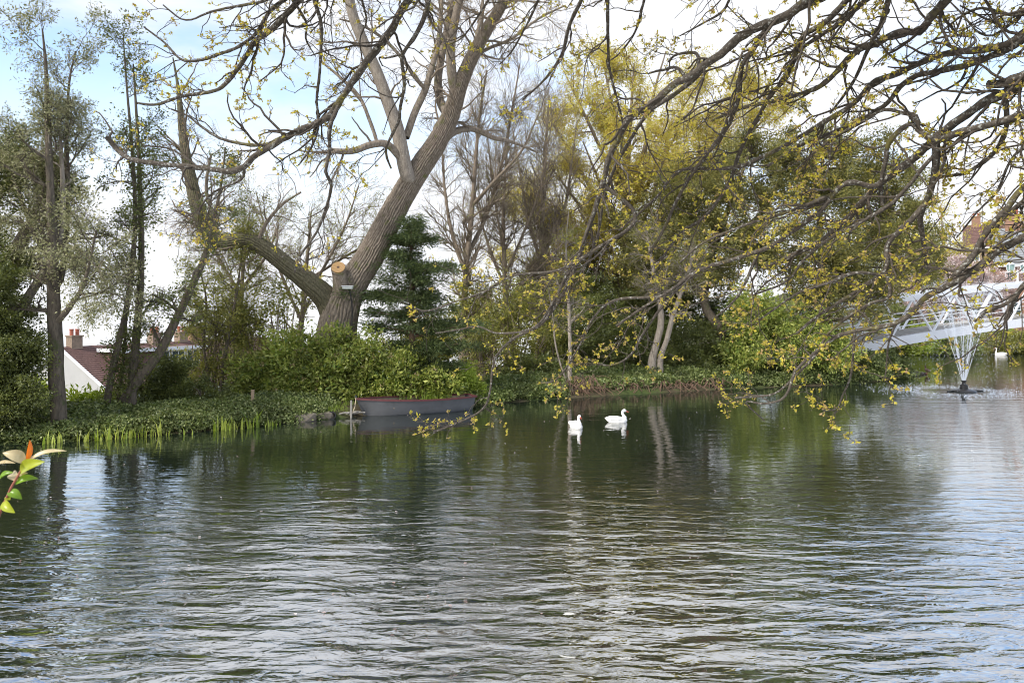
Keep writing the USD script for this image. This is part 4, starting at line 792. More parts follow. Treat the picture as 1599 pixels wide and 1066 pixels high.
bush('background_hedge', 'olive green hedge line far behind the bare twiggy trees', 'hedge', [(660, 540, 41, 60, 50, 1.2), (740, 520, 42, 60, 60, 1.2), (820, 500, 43, 60, 60, 1.2), (900, 500, 43, 60, 70, 1.2), (980, 520, 43, 60, 60, 1.2), (860, 440, 44, 50, 50, 1.2)], 420, 12, 'mid_leaf', (.12, .20), R_(55), rad=.6, inner=.3, stems=24, stem_mat='brown_twig')
bush('olive_thicket_tree', 'loose olive green tree crown low between the bare twiggy trees and the evergreen oak', 'tree', [(900, 410, 40.5, 56, 66, 1.4), (970, 430, 40, 60, 66, 1.4), (845, 450, 41, 50, 56, 1.2), (930, 350, 40.8, 50, 50, 1.2), (1030, 440, 39.6, 50, 60, 1.2)], 420, 9, 'mid_leaf', (.09, .15), R_(57), rad=.5, inner=.2, stems=40, stem_mat='brown_twig')
# yellow spring tree
rng = R_(52); Zy = 39.0
yel = [[(985, 600, Zy, .30), (982, 500, Zy, .27), (980, 420, Zy, .24), (978, 340, Zy, .20), (980, 260, Zy, .15), (985, 180, Zy, .09), (990, 100, Zy, .03)]]
for ex, ey, dz, by in ((850, 170, .6, 400), (880, 110, -.8, 330), (940, 85, 1.0, 300), (1040, 80, -.6, 300), (1090, 130, .8, 330), (1150, 190, .2, 390), (860, 260, -1.0, 430), (910, 220, -1.6, 400), (1060, 200, -1.8, 380), (1180, 120, 2, 400), (1230, 150, 2.4, 420), (830, 320, .6, 460), (795, 300, 1.2, 470), (800, 400, .4, 500), (860, 350, -1.2, 480), (900, 320, -1.8, 470), (1020, 300, -1.9, 440)):
    yel.append([(980, by, Zy, .12), ((980 * 2 + ex) / 3 + 6, by - (by - ey) * .30, Zy + dz * .4, .10), ((980 + 2 * ex) / 3, by - (by - ey) * .68, Zy + dz * .8, .07), (ex, ey, Zy + dz, .03)])
tree('yellow_spring_tree', 'large tree in yellow green spring leaf behind the overhanging boughs', yel, rng, 'brown_twig', [dict(n=170, t=(.25, 1), ang=(25, 65), length=(1.0, 3.0), K=7, rmin=.012, trop=(0, 0, .2)), dict(n=1700, length=(.5, 1.2), rmin=.007), dict(n=4500, length=(.3, .6), K=4, rmin=.005)],
 'yellow_leaf', 30000, L=(.06, .11), wid=.6, jitter=.24, leaf_levels=(1, 2, 2))
# holm oak mass
rng = R_(61); Zh = 36.0
holm_l = [(1020, 370, Zh, 60, 70, 2.0), (1090, 310, Zh, 80, 70, 2.4), (1180, 262, Zh + .5, 90, 60, 2.6), (1290, 255, Zh + .5, 90, 62, 2.6), (1370, 300, Zh, 80, 80, 2.4), (1420, 380, Zh - .5, 60, 70, 2.0), (1120, 380, Zh - .6, 100, 80, 2.6), (1250, 360, Zh - .8, 110, 100, 2.8), (1360, 420, Zh - 1, 80, 60, 2.2), (1030, 430, Zh, 60, 50, 1.6), (1300, 470, Zh - 1.6, 90, 60, 1.6)]
hs = [[(1155, 585, 34.2, .26), (1140, 540, 34.6, .24), (1118, 505, 35, .22), (1100, 470, 35.4, .20), (1110, 400, Zh, .17), (1140, 320, Zh, .13), (1170, 240, Zh, .06)],
      [(1290, 600, 35, .22), (1295, 520, 35.2, .20), (1285, 430, 35.4, .17), (1280, 330, 35.7, .12), (1285, 230, Zh, .05)],
      [(1100, 470, 35.4, .14), (1060, 410, Zh, .11), (1025, 350, Zh, .06)], [(1288, 430, 35.4, .13), (1340, 380, 35.4, .10), (1390, 330, 35.6, .05)], [(1118, 390, Zh, .12), (1190, 330, Zh, .09), (1230, 250, Zh, .05)]]
o = stem_pts(hs[0])[0][0]; ho = thing('holm_oak', 'broad dark evergreen oak above the ivy bank on the right', 'tree', o)
for k, s_ in enumerate(hs):
    p, r = stem_pts(ground_first(s_) if k < 2 else s_); obj('trunk' if k < 2 else 'limb', tubes(p[None], r[None], 10, .06, rng), 'dark_bark', ho, smooth=True, origin=o)
lobes = [(P(x, y, Z), np.array([rx * Z / F, d, ry * Z / F])) for x, y, Z, rx, ry, d in holm_l]
cc, pos, out = clumps(lobes, 900, 40, rng, rad=.46, inner=.3)
hp, hr_ = stack([stem_pts(s_) for s_ in hs]); fl_ = hp.reshape(-1, 3); sel = cc[rng.choice(len(cc), 330, replace=False)]; br_ = []
for c in sel:
    d = np.linalg.norm(fl_ - c, axis=1) + np.maximum(0, fl_[:, 2] - c[2]) * 2; b = fl_[np.argmin(d)]; br_.append(resample([b, (b + c) / 2 + rng.normal(size=3) * .18, c], 7))
obj('branches', tubes(np.array(br_), np.tile(np.linspace(.05, .010, 7), (len(br_), 1)), 5), 'dark_bark', ho, kind='stuff', origin=o, smooth=True)
sprays('crown', pos[::2], out[::2], 'holm_leaf', ho, o, rng, (.08, .14), .45, per=11, rad=.20, up=.5)
# shrubs of the right bank
bush('rhododendron', 'dense dark rhododendron behind the twin pale trunks', 'shrub', [(960, 540, 33.5, 60, 50, 1.0), (1060, 545, 34, 70, 48, 1.0), (890, 545, 33.2, 50, 56, 1.0), (1120, 545, 34, 40, 48, .8), (1090, 490, 37.0, 70, 50, 1.0), (1010, 490, 37, 60, 50, 1), (930, 480, 35, 60, 46, 1.0), (830, 580, 30.5, 50, 30, .7)], 640, 16, 'dark_leaf', (.08, .15), rng, rad=.36, inner=.35, wid=.4, stems=16)
bush('lit_laurel', 'lighter green laurel overhanging the bank left of the bridge end', 'shrub', [(1180, 500, 33.2, 50, 50, .9), (1240, 530, 33.2, 50, 46, .9), (1160, 555, 32.8, 36, 32, .7), (1290, 545, 33.4, 40, 36, .8)], 270, 14, 'laurel_leaf', (.10, .17), rng, rad=.32, inner=.4, wid=.42, stems=12, tips=('fresh_leaf', .07, (.08, .14)))
bush('ivy_mound', 'dark ivy mound hanging over the water at the bank tip by the bridge', 'shrub', [(1330, 575, 35.2, 60, 24, .8), (1385, 574, 36.4, 36, 18, .7), (1260, 585, 33.8, 50, 18, .6), (1395, 584, 36.0, 24, 8, .5)], 300, 16, 'ivy_leaf', (.07, .12), rng, rad=.26, inner=.2, wid=.75, stems=8, droop=.5)
tree('twin_trunk_tree', 'small tree with two pale bare trunks rising from the root tangle', [
 [(1020, 590, 31.8, .22), (1018, 565, 31.8, .17), (1024, 540, 31.8, .15), (1032, 505, 31.8, .14), (1030, 470, 31.9, .11), (1020, 420, 32, .08), (1008, 350, 32.2, .04)],
 [(1032, 590, 31.8, .16), (1031, 560, 31.8, .12), (1042, 528, 31.7, .11), (1050, 495, 31.6, .10), (1066, 450, 31.5, .08), (1086, 390, 31.4, .04)]],
 R_(71), 'pale_bark', [dict(n=40, t=(.45, 1), ang=(30, 75), length=(.8, 2.0), K=8, rmin=.009, wander=.2), dict(n=300, length=(.4, 1.0), rmin=.005, trop=(0, 0, -.4)), dict(n=900, length=(.2, .5), K=4, rmin=.004)], 'holm_leaf', 1300, L=(.05, .09), jitter=.1)
tree('slender_pole_tree', 'slender straight pale pole stem left of the twin trunks', [
 [(889, 618, 28.9, .085), (890, 560, 29, .075), (889, 500, 29.1, .065), (886, 440, 29.2, .05), (884, 380, 29.4, .03), (888, 330, 29.5, .015)]],
 R_(72), 'pale_bark', [dict(n=16, t=(.35, 1), ang=(30, 60), length=(.7, 1.6), K=7, rmin=.008), dict(n=110, length=(.3, .8), rmin=.004), dict(n=300, length=(.15, .4), K=4, rmin=.0035)], 'mid_leaf', 350, L=(.04, .08), sides=8)
tree('slender_pole_tree', 'thin crooked sapling leaning left of the pale pole stem', [
 [(886, 600, 29.2, .04), (874, 565, 29.2, .035), (866, 530, 29.2, .03), (864, 500, 29.3, .025), (856, 450, 29.4, .015)]],
 R_(73), 'pale_bark', [dict(n=10, t=(.4, 1), length=(.5, 1.1), rmin=.006), dict(n=60, length=(.3, .6), rmin=.004)], 'mid_leaf', 180, L=(.04, .08), sides=6)
# root tangle at the waterline
rng = R_(81); rt = []
for k in range(430):
    x = rng.uniform(880, 1135) if k > 130 else rng.normal(905, 18); yb = 620 - (x - 880) / 255 * 13; p = W(x, yb + .5); nrm_ = np.array([rng.normal() * .45, .55, .0])
    a = p + [0, .1 + .5 * rng.random(), .05 + .42 * rng.random() + (0.35 * rng.random() if x < 935 else 0)]; b = a + np.array([rng.normal() * .35, -.3 * rng.random(), -.35 - .3 * rng.random()]); m = (a + b) / 2 + rng.normal(size=3) * .1
    rt.append(resample([a, m, b], 6))
tag(obj('root_tangle', tubes(np.array(rt), np.tile(np.linspace(.018, .007, 6), (len(rt), 1)) * (0.6 + .9 * rng.random((len(rt), 1))), 4), 'root_bark', kind='stuff'), 'red brown tangle of roots and dead stems along the waterline', 'roots')
# ------------------------------------------------------------------ ground cover
rng = R_(91)
def cover(name, label, category, px0, px1, n, leaf, L, wid, depth, height, up=1.2, reach=3.0, seed=3, front=.12):
    rg_ = R_(seed); xs_ = rg_.uniform(px0, px1, n); ys_ = np.interp(xs_, [a for a, _ in shore_px], [b for _, b in shore_px]); p = W(xs_, ys_)
    p[:, 1] += front + reach * rg_.random(n) ** 1.2; p[:, 0] += rg_.normal(size=n) * .15
    g = ground_z(p[:, 0], p[:, 1]); lump = 0.5 + 0.5 * np.sin(p[:, 0] * 2.1 + 1.7 * np.sin(p[:, 1] * 1.9)) * np.cos(p[:, 1] * 2.3 + p[:, 0])
    p[:, 2] = np.maximum(g, 0.0) + 0.02 + height * (0.35 + lump) * rg_.random(n) ** .7
    D = np.tile([0, -.35, -.1], (n, 1)); return tag(sprays(name, p[::2], D[::2] + .4 * rg_.normal(size=D[::2].shape), leaf, None, (0, 0, 0), rg_, L, wid, per=6, rad=.10, up=up), label, category)
cover('ivy_ground_cover', 'low ivy carpet along the left bank under the trees', 'ground cover', -160, 500, 36000, 'ivy_leaf', (.045, .085), .75, 0, .17, seed=3, front=.04)
cover('ivy_ground_cover', 'ivy carpet on the bank right of the boat', 'ground cover', 725, 885, 10000, 'ivy_leaf', (.05, .09), .75, 0, .24, reach=2.4, seed=4)
cover('ivy_ground_cover', 'dark ivy trailing to the water on the bank left of the bridge', 'ground cover', 1130, 1426, 14000, 'ivy_leaf', (.055, .10), .75, 0, .30, reach=3.2, seed=6, front=.05)
cover('ivy_ground_cover', 'ivy and weeds over the roots below the evergreen oak', 'ground cover', 885, 1135, 14000, 'ivy_leaf', (.055, .10), .75, 0, .30, reach=3.2, seed=5, front=.5)
def blades(p, rng, n, h, w, spread, sway=.25):
    base = p + np.c_[rng.normal(size=(n, 2)) * spread, np.zeros(n)]; ln = h * (.6 + .6 * rng.random(n)); a = rng.random(n) * 2 * np.pi; le = sway * rng.random(n) * ln
    s_ = np.stack([np.cos(a + 1.5), np.sin(a + 1.5), 0 * a], 1) * w * .5; d1 = np.stack([np.cos(a) * le * .3, np.sin(a) * le * .3, ln * .6], 1); d2 = np.stack([np.cos(a) * le, np.sin(a) * le, ln], 1)
    V = np.stack([base - s_, base + s_, base + d1 + s_ * .8, base + d1 - s_ * .8, base + d2], 1).reshape(-1, 3); b = np.arange(n)[:, None] * 5
    return V, np.vstack([b + [0, 1, 2], b + [0, 2, 3], b + [3, 2, 4]])
for x, h in ((70, .45), (84, .40), (131, .42), (140, .38), (152, .40), (172, .48), (178, .52), (192, .46), (203, .50), (209, .46), (223, .5), (236, .46), (250, .85), (259, .42), (290, .3), (338, .5), (352, .55), (362, .6), (376, .46), (391, .5), (398, .62), (412, .4), (428, .34)):
    y = np.interp(x, [a for a, _ in shore_px], [b for _, b in shore_px]); p = W(x + rng.normal() * 3, y + 1.6 + 1.2 * rng.random()); p[2] = -.04
    it = obj('iris_tuft', blades(np.zeros(3), rng, int(rng.integers(4, 12)), h * rng.uniform(.5, 1.0), rng.uniform(.02, .06), .09, .5), 'iris_leaf', grp=5); UsdGeom.Xformable(it).AddTranslateOp().Set(Gf.Vec3d(*p))
    tag(it, 'yellow green iris tuft rising from the shallows of the left bank', 'iris', 'iris tufts along the left waterline')
gp = []
for x0, x1, y0, n in ((585, 650, 606, 900), (655, 700, 604, 700), (690, 740, 622, 260), (512, 556, 640, 420), (400, 520, 640, 500)):
    for k in range(n // 10):
        q = W(rng.uniform(x0, x1), 642); q[1] = rng.uniform(24.6, 27.0) if y0 < 630 else rng.uniform(23.0, 24.6); q[2] = max(G(q[0], q[1]), 0); gp.append(blades(q, rng, 10, .52 if y0 < 620 else .12, .014, .09, .6))
tag(obj('grass', cat(gp), 'grass_blade', kind='stuff', grp=5), 'fresh grass on the bank behind and beside the boat', 'grass')
# far bank planting
rng = R_(101)
for lab, px, py, Z_, rx, ry, lf, L_ in (('bright yellow green shrub low on the far bank below the bridge', 1432, 530, 53.5, 26, 20, 'fresh_leaf', (.12, .22)), ('rounded grey green shrub on the far bank behind the fountain', 1487, 536, 53.6, 34, 20, 'ivy_leaf', (.10, .18)), ('mixed green shrub on the far bank above the distant swan', 1560, 536, 55.6, 50, 18, 'mid_leaf', (.10, .18)), ('pale grassy green shrub behind the fountain water on the far bank', 1532, 528, 57, 40, 18, 'fresh_leaf', (.10, .18)), ('dark low shrub at the far right edge of the far bank', 1625, 538, 56.5, 40, 20, 'holm_leaf', (.1, .18)), ('dark green shrub just past the bridge start on the far bank', 1400, 520, 54, 30, 36, 'dark_leaf', (.1, .18))):
    bush('far_bank_shrub', lab, 'shrub', [(px, py, Z_, rx, ry, 1.1), (px + rx * .5, py + 6, Z_ + .3, rx * .6, ry * .7, .9)], 150, 24, lf, L_, rng, rad=.42, inner=.3, stems=6)
for lab, x, ytop, Z_, w in (('pink white blossom tree behind the bridge middle', 1492, 400, 63, 46), ('pale pink blossom tree below the slate roofed house', 1552, 412, 65, 50), ('blossom tree partly hidden by boughs left of the fountain top', 1432, 420, 62, 36)):
    tree('blossom_tree', lab, [[(x, 520, Z_, .16), (x + 1, 490, Z_, .14), (x, 460, Z_, .11), (x + 2, ytop + 10, Z_, .03)], [(x, 480, Z_, .08), (x - w * .5, 450, Z_, .06), (x - w * .8, ytop + 28, Z_, .03)], [(x, 480, Z_, .08), (x + w * .5, 446, Z_, .06), (x + w * .8, ytop + 24, Z_, .03)]], rng, 'brown_twig', [dict(n=60, t=(.25, 1), length=(.8, 1.8), K=6, rmin=.012), dict(n=240, length=(.5, 1.1), rmin=.008), dict(n=400, length=(.3, .6), K=4, rmin=.006)], 'blossom', 2200, L=(.08, .15), wid=.8, jitter=.14, leaf_levels=(1, 2))
for lab, x, yt, Z_, lf, nl in (('pale budding tree on the rise left of the slate roofed house', 1470, 330, 82, 'yellow_leaf', 1600), ('green grey tree behind the bridge start and the evergreen oak', 1415, 340, 70, 'mid_leaf', 2600), ('bare brown tree at the right edge behind the slate roof', 1620, 290, 92, 'brown_bud', 900)):
    tree('far_tree', lab, [[(x, 520, Z_, .28), (x, 460, Z_, .24), (x + 3, 400, Z_, .16), (x, yt, Z_, .04)], [(x, 450, Z_, .12), (x - 30, 400, Z_, .09), (x - 48, yt + 30, Z_, .03)], [(x, 450, Z_, .12), (x + 30, 395, Z_, .09), (x + 45, yt + 26, Z_, .03)]], rng, 'brown_twig', [dict(n=70, t=(.2, 1), length=(1.5, 3.4), K=6, rmin=.02, trop=(0, 0, .3)), dict(n=300, length=(.8, 2), rmin=.012), dict(n=600, length=(.5, 1.1), K=4, rmin=.009)], lf, nl, L=(.12, .22), jitter=.2, leaf_levels=(1, 2))
# ------------------------------------------------------------------ small things of the bank
pp = at_px(394, 640); pt = thing('wooden_post', 'short weathered orange grey post standing in the left bank ivy', 'post', pp)
obj('shaft', tubes(np.array([[(0, 0, -.2), (0, .0, .2), (.01, 0, .56)]]), np.full((1, 3), .05), 8), 'wood_post', pt, smooth=40); obj('cap', cyl(.054, .03, (.01, 0, .575), 8), 'wood_post', pt)
q = W(548, 652); mp_ = thing('mooring_stake', 'thin pale stake standing in the water at the boat bow', 'post', q)
obj('shaft', bar((0, 0, -.5), (0.01, 0, .52), .055), 'grey_stake', mp_); obj('tie_rail', bar((-.05, .05, .08), (.05, .5, .12), .04), 'grey_stake', mp_)
rp = np.array([q + [0.01, 0, .42], q + [.09, .02, .33], q + [.26, .06, .60]])
tag(obj('mooring_rope', tubes(resample([q + [0.01, 0.03, .10], q + [.10, .04, .30], tuple(b0 - norm(bl) * .28 + [0, 0, .55])], 14)[None], np.full((1, 14), .016), 6), 'rope', smooth=True), 'tan rope slanting from the stake to the boat bow', 'rope')
rng = R_(111)
for k, (x, y, sx, sy) in enumerate(((474, 651, .75, .35), (505, 649, .65, .32))):
    p = at_px(x, y); m = manifold3d.Manifold.hull_points(np.array([p + [sx * .5 * math.cos(a) * (1 + .15 * rng.normal()), sy * math.sin(a) * (1 + .15 * rng.normal()), zz] for a in np.linspace(0, 6.28, 11) for zz in (-.12, .09 + .02 * rng.normal())]))
    tag(obj('edging_stone', m, 'stone_slab'), ('flat brown stone slab at the water edge, left of the pair', 'flat brown stone slab beside the black pipe, right of the pair')[k], 'stone')
pq = W(517, 653) + [0, .1, .07]
tag(obj('drain_pipe', trimesh.creation.annulus(.085, .12, .6, sections=24).apply_transform(trimesh.transformations.rotation_matrix(math.radians(82), [1, .25, 0])).apply_translation(pq), 'black_plastic', smooth=40), 'short black pipe mouth at the water edge left of the boat', 'pipe')
for k in range(5):
    a = W(524 + 6 * k, 652 - .4 * k) + [0, .1, .05]; b = a + [.35 + .1 * rng.random(), .1 * rng.normal(), .04 + .08 * rng.random()]
    tag(obj('driftwood', tubes(resample([a, (a + b) / 2 + [0, 0, .03], b], 6)[None], np.linspace(.035, .02, 6)[None], 7), 'grey_stake', smooth=True), 'grey stick lying at the water edge between the pipe and the stake', 'stick', 'driftwood sticks by the boat bow')
rng = R_(121); sp2 = []
while len(sp2) < 170:
    y = 640 + 330 * rng.random() ** 2.2; q = W(rng.uniform(0, 1599), y)
    if pond.contains(shapely.Point(q[0], q[1])): sp2.append(q + [0, 0, .012])
tag(obj('floating_petals', leaves(np.array(sp2), rng, (.025, .06), .7, D=np.c_[rng.normal(size=(170, 2)), np.zeros(170)], spread=.05, up=30), 'blossom', kind='stuff'), 'scattered pale petals floating on the pond', 'petals')
# ------------------------------------------------------------------ overhanging oak in the foreground
rng = R_(201)
OT = np.array([9.6, 6.0, 0.0]); OT[2] = G(OT[0], OT[1])
trk = resample([OT - [0, 0, .4], OT + [0, 0, 1.2], OT + [-.1, .1, 3.0], OT + [-.5, .3, 5.2], OT + [-1.0, .6, 7.6], OT + [-1.6, .9, 10.0]], 40)
trr = np.interp(np.linspace(0, 1, 40), [0, .12, .5, 1], [.62, .46, .36, .16])
over = [resample([trk[22], [6.2, 7.2, 8.2], [3.0, 8.0, 9.3], [-0.5, 8.8, 9.6], [-4.0, 9.6, 9.0], [-6.5, 10.2, 8.2]], 40), resample([trk[26], [7.2, 8.4, 9.0], [5.0, 9.6, 10.2], [2.5, 10.6, 10.6], [-1, 11.4, 10.2]], 40)]
ovr = [np.linspace(.20, .05, 40), np.linspace(.19, .05, 40)]
ok = thing('overhanging_oak', 'lichen covered oak whose budding boughs reach over the water from the right', 'tree', OT)
obj('trunk', ridged_tube(trk, trr, 48, 160, rng, .02, .3), 'oak_bark', ok, smooth=True, origin=OT)
# traced boughs: depth at start and end, radius at start and end in photo pixels (half widths), points
BO = [
 # upper left group, hanging from overhead
 (9.5, 10.5, 8.5, 5.0, [(636, 0), (603, 51), (576, 90), (535, 152), (525, 169), (495, 186), (444, 216), (400, 242), (371, 267), (304, 260), (216, 250), (176, 230), (165, 213)], 'top'),
 (10.0, 10.6, 4.5, 1.8, [(444, 216), (400, 225), (348, 218), (317, 199), (294, 182), (270, 172)], None),
 (9.6, 10.6, 7.0, 2.4, [(464, 0), (440, 34), (420, 51), (400, 64), (371, 105), (338, 138), (287, 149), (243, 162), (216, 162)], 'top'),
 (9.8, 10.4, 4.5, 1.8, [(444, 0), (424, 20), (400, 54), (375, 75), (338, 81), (294, 98), (250, 61), (223, 41)], 'top'),
 (9.8, 10.2, 3.5, 1.5, [(430, 0), (400, 5), (361, 8), (324, 17), (287, 30), (257, 10)], 'top'),
 (10.2, 10.8, 3.0, 1.4, [(392, 256), (371, 278), (338, 300), (318, 325), (310, 352)], None),
 (9.4, 10.2, 4.2, 1.8, [(493, 0), (501, 40), (503, 105), (493, 155), (498, 189), (486, 225), (464, 257)], 'top'),
 (9.7, 10.4, 4.8, 2.0, [(529, 162), (518, 203), (515, 236), (511, 270), (517, 294), (495, 358), (471, 404), (462, 425)], None),
 (9.6, 10.3, 3.0, 1.2, [(463, 10), (481, 40), (478, 62), (490, 85)], 'top'),
 (9.3, 10.2, 5.5, 2.2, [(670, 0), (667, 17), (650, 54), (630, 88), (633, 135), (626, 169), (623, 189), (603, 233), (610, 262)], 'top'),
 (9.5, 9.9, 2.6, 1.4, [(631, 90), (603, 91), (592, 90), (596, 101)], None),
 (9.3, 10.2, 4.6, 1.8, [(908, 0), (888, 41), (878, 81), (851, 125), (815, 159)], 'top'),
 (9.5, 10.2, 3.0, 1.4, [(841, 0), (824, 41), (800, 78), (780, 100)], 'top'),
 (9.2, 10.4, 4.0, 1.8, [(945, 0), (949, 61), (952, 108), (962, 155), (972, 199), (968, 250)], 'top'),
 (9.0, 9.9, 3.2, 1.4, [(1006, 0), (993, 47), (966, 85), (948, 95)], 'top'),
 (8.8, 9.6, 3.0, 1.4, [(1138, 3), (1128, 20), (1097, 37), (1063, 54)], 'top'),
 (9.2, 10.2, 2.6, 1.2, [(565, 0), (570, 30), (560, 60), (566, 95)], 'top'),
 (9.4, 10.0, 2.6, 1.2, [(765, 0), (742, 30), (722, 60), (700, 72)], 'top'),
 # main right boughs
 (8.2, 10.6, 10.5, 3.2, [(1256, 0), (1217, 27), (1165, 45), (1141, 68), (1114, 85), (1091, 105), (1067, 125), (1043, 135), (1016, 166), (989, 179), (972, 203), (949, 250), (939, 294), (918, 358), (896, 420), (872, 470), (850, 500)], 'top'),
 (9.0, 10.8, 5.5, 2.0, [(1100, 100), (1087, 118), (1050, 152), (1020, 169), (1003, 189), (982, 223), (959, 264), (942, 318), (930, 380), (905, 430)], None),
 (9.1, 9.6, 4.0, 2.2, [(1105, 92), (1084, 88), (1057, 86), (1043, 98)], None),
 (9.2, 9.7, 3.8, 2.2, [(1068, 124), (1055, 110), (1037, 108), (1016, 112)], None),
 (8.4, 10.8, 7.0, 2.6, [(1250, 12), (1215, 30), (1200, 44), (1175, 78), (1155, 111), (1151, 152), (1138, 189), (1118, 220), (1094, 250), (1070, 287), (1050, 324), (1036, 358), (1010, 400)], 'top'),
 (8.4, 11.0, 6.5, 2.2, [(1322, 0), (1288, 37), (1251, 57), (1244, 78), (1230, 115), (1200, 152), (1185, 176), (1165, 209), (1151, 243), (1145, 270), (1124, 304), (1097, 341), (1070, 358), (1040, 395), (1015, 440)], 'top'),
 (8.3, 9.2, 6.0, 4.0, [(1352, 0), (1311, 37), (1284, 54), (1244, 80)], 'top'),
 (8.0, 9.6, 6.0, 2.4, [(1384, 0), (1376, 41), (1349, 88), (1328, 132), (1298, 176)], 'top'),
 (7.8, 10.2, 9.5, 2.6, [(1482, 0), (1457, 27), (1443, 51), (1409, 54), (1376, 71), (1345, 81), (1315, 108), (1281, 139), (1234, 155), (1200, 159), (1150, 172), (1110, 190)], 'top'),
 (7.4, 10.8, 8.0, 2.4, [(1610, 47), (1572, 68), (1521, 78), (1470, 84), (1436, 98), (1403, 115), (1362, 128), (1335, 162), (1284, 193), (1234, 223), (1200, 240), (1150, 262), (1060, 267), (1036, 297), (1003, 328), (969, 358)], 'trunk'),
 (7.4, 10.2, 8.0, 2.6, [(1610, 54), (1565, 81), (1521, 98), (1470, 110), (1430, 118), (1409, 135), (1389, 159), (1359, 179), (1308, 203), (1244, 230), (1195, 262)], 'trunk'),
 (8.6, 9.8, 3.4, 1.6, [(1536, 90), (1520, 66), (1500, 58), (1470, 58), (1440, 72), (1415, 90)], None),
 (7.2, 7.6, 12.0, 9.0, [(1640, 105), (1599, 117), (1572, 127), (1538, 135)], 'trunk'),
 (7.2, 10.0, 11.5, 5.0, [(1625, 105), (1582, 142), (1538, 162), (1504, 186), (1470, 213), (1453, 230), (1416, 260), (1382, 284), (1359, 304), (1335, 334), (1308, 358), (1278, 380), (1234, 400), (1190, 420)], 'trunk'),
 (7.4, 8.0, 8.0, 8.0, [(1612, 178), (1555, 193), (1497, 209), (1462, 220)], 'trunk'),
 (8.1, 8.8, 6.5, 3.6, [(1462, 220), (1436, 203), (1416, 196), (1393, 220), (1384, 253), (1376, 287), (1376, 321)], None),
 (8.1, 9.4, 4.6, 2.0, [(1436, 203), (1434, 182), (1410, 176), (1384, 170), (1350, 190), (1310, 212), (1270, 240), (1240, 268)], None),
 (8.0, 8.8, 8.0, 4.5, [(1477, 223), (1460, 270), (1450, 304), (1440, 338), (1450, 385), (1452, 420)], None),
 (7.6, 8.6, 6.0, 2.4, [(1572, 145), (1565, 203), (1551, 243), (1504, 270), (1470, 277), (1450, 300)], None),
 (8.6, 9.8, 6.5, 2.6, [(1382, 290), (1365, 291), (1335, 284), (1305, 297), (1278, 331), (1244, 358), (1200, 386), (1138, 407), (1094, 421), (1050, 451), (1003, 482), (962, 509)], None),
 (7.4, 7.8, 7.5, 6.0, [(1625, 275), (1599, 294), (1572, 331), (1545, 358), (1520, 400), (1490, 430)], 'trunk'),
 (8.3, 9.6, 6.5, 2.6, [(1446, 325), (1423, 340), (1389, 381), (1369, 424), (1335, 458), (1278, 492), (1240, 520)], None),
 (7.2, 9.2, 9.5, 3.0, [(1640, 335), (1599, 366), (1565, 391), (1521, 424), (1477, 451), (1443, 472), (1416, 499), (1369, 512), (1318, 522), (1280, 545), (1240, 580)], 'trunk'),
 (7.5, 8.3, 5.5, 3.0, [(1620, 280), (1590, 318), (1565, 343), (1531, 391), (1497, 421), (1470, 451)], 'trunk'),
 (8.6, 9.8, 4.0, 1.8, [(1420, 450), (1380, 462), (1349, 475), (1301, 516), (1268, 556), (1227, 603), (1200, 617), (1150, 622)], None),
 (8.7, 9.6, 3.0, 1.4, [(1330, 522), (1322, 580), (1318, 620), (1300, 636), (1284, 640)], None),
 (8.9, 9.8, 3.0, 1.3, [(1232, 598), (1225, 620), (1195, 630), (1165, 628), (1190, 655)], None),
 (7.2, 7.5, 6.5, 4.5, [(1640, 415), (1599, 451), (1575, 499)], 'trunk'),
 (7.3, 7.7, 4.5, 2.6, [(1594, 462), (1575, 472), (1538, 489), (1518, 502)], None),
 (9.6, 11.2, 4.5, 1.6, [(1030, 318), (996, 340), (928, 391), (888, 424), (851, 499), (800, 529), (772, 563), (765, 610), (751, 641), (704, 664), (677, 674)], None),
 (10.0, 11.2, 3.0, 1.4, [(896, 418), (860, 425), (800, 431), (758, 455), (721, 468), (667, 485), (640, 477)], None),
 (10.0, 11.0, 3.0, 1.3, [(875, 470), (835, 510), (780, 520), (745, 510), (715, 515), (680, 520)], None),
 (9.4, 10.6, 3.6, 1.5, [(1080, 430), (1040, 470), (1005, 520), (985, 555), (950, 570), (915, 560)], None),
 (9.6, 10.8, 3.4, 1.4, [(1012, 440), (960, 470), (925, 500), (905, 540), (870, 590), (840, 600)], None),
 (8.8, 10.0, 3.6, 1.5, [(1200, 420), (1160, 450), (1135, 480), (1110, 500)], None),
 (8.6, 9.6, 4.2, 2.0, [(1300, 296), (1260, 320), (1215, 335), (1160, 352), (1100, 378), (1060, 410)], None),
 (8.2, 9.6, 4.4, 2.0, [(1416, 262), (1400, 310), (1350, 345), (1300, 372), (1260, 405), (1225, 440), (1180, 460)], None),
 (8.4, 9.6, 4.0, 1.8, [(1369, 424), (1340, 425), (1300, 440), (1250, 455), (1215, 480), (1185, 500)], None),
 (7.4, 8.6, 4.0, 2.0, [(1620, 20), (1570, 25), (1530, 12), (1490, 35), (1460, 62)], 'trunk'),
 (7.6, 8.6, 3.4, 1.6, [(1620, 215), (1580, 250), (1555, 300), (1530, 330), (1500, 370)], 'trunk'),
 (7.6, 8.4, 3.4, 1.6, [(1610, 5), (1575, 40), (1540, 55), (1500, 20), (1480, -5)], 'trunk'),
]
paths, rads, parent_t = [], [], []
anchor = np.vstack(over); anr = np.concatenate(ovr)
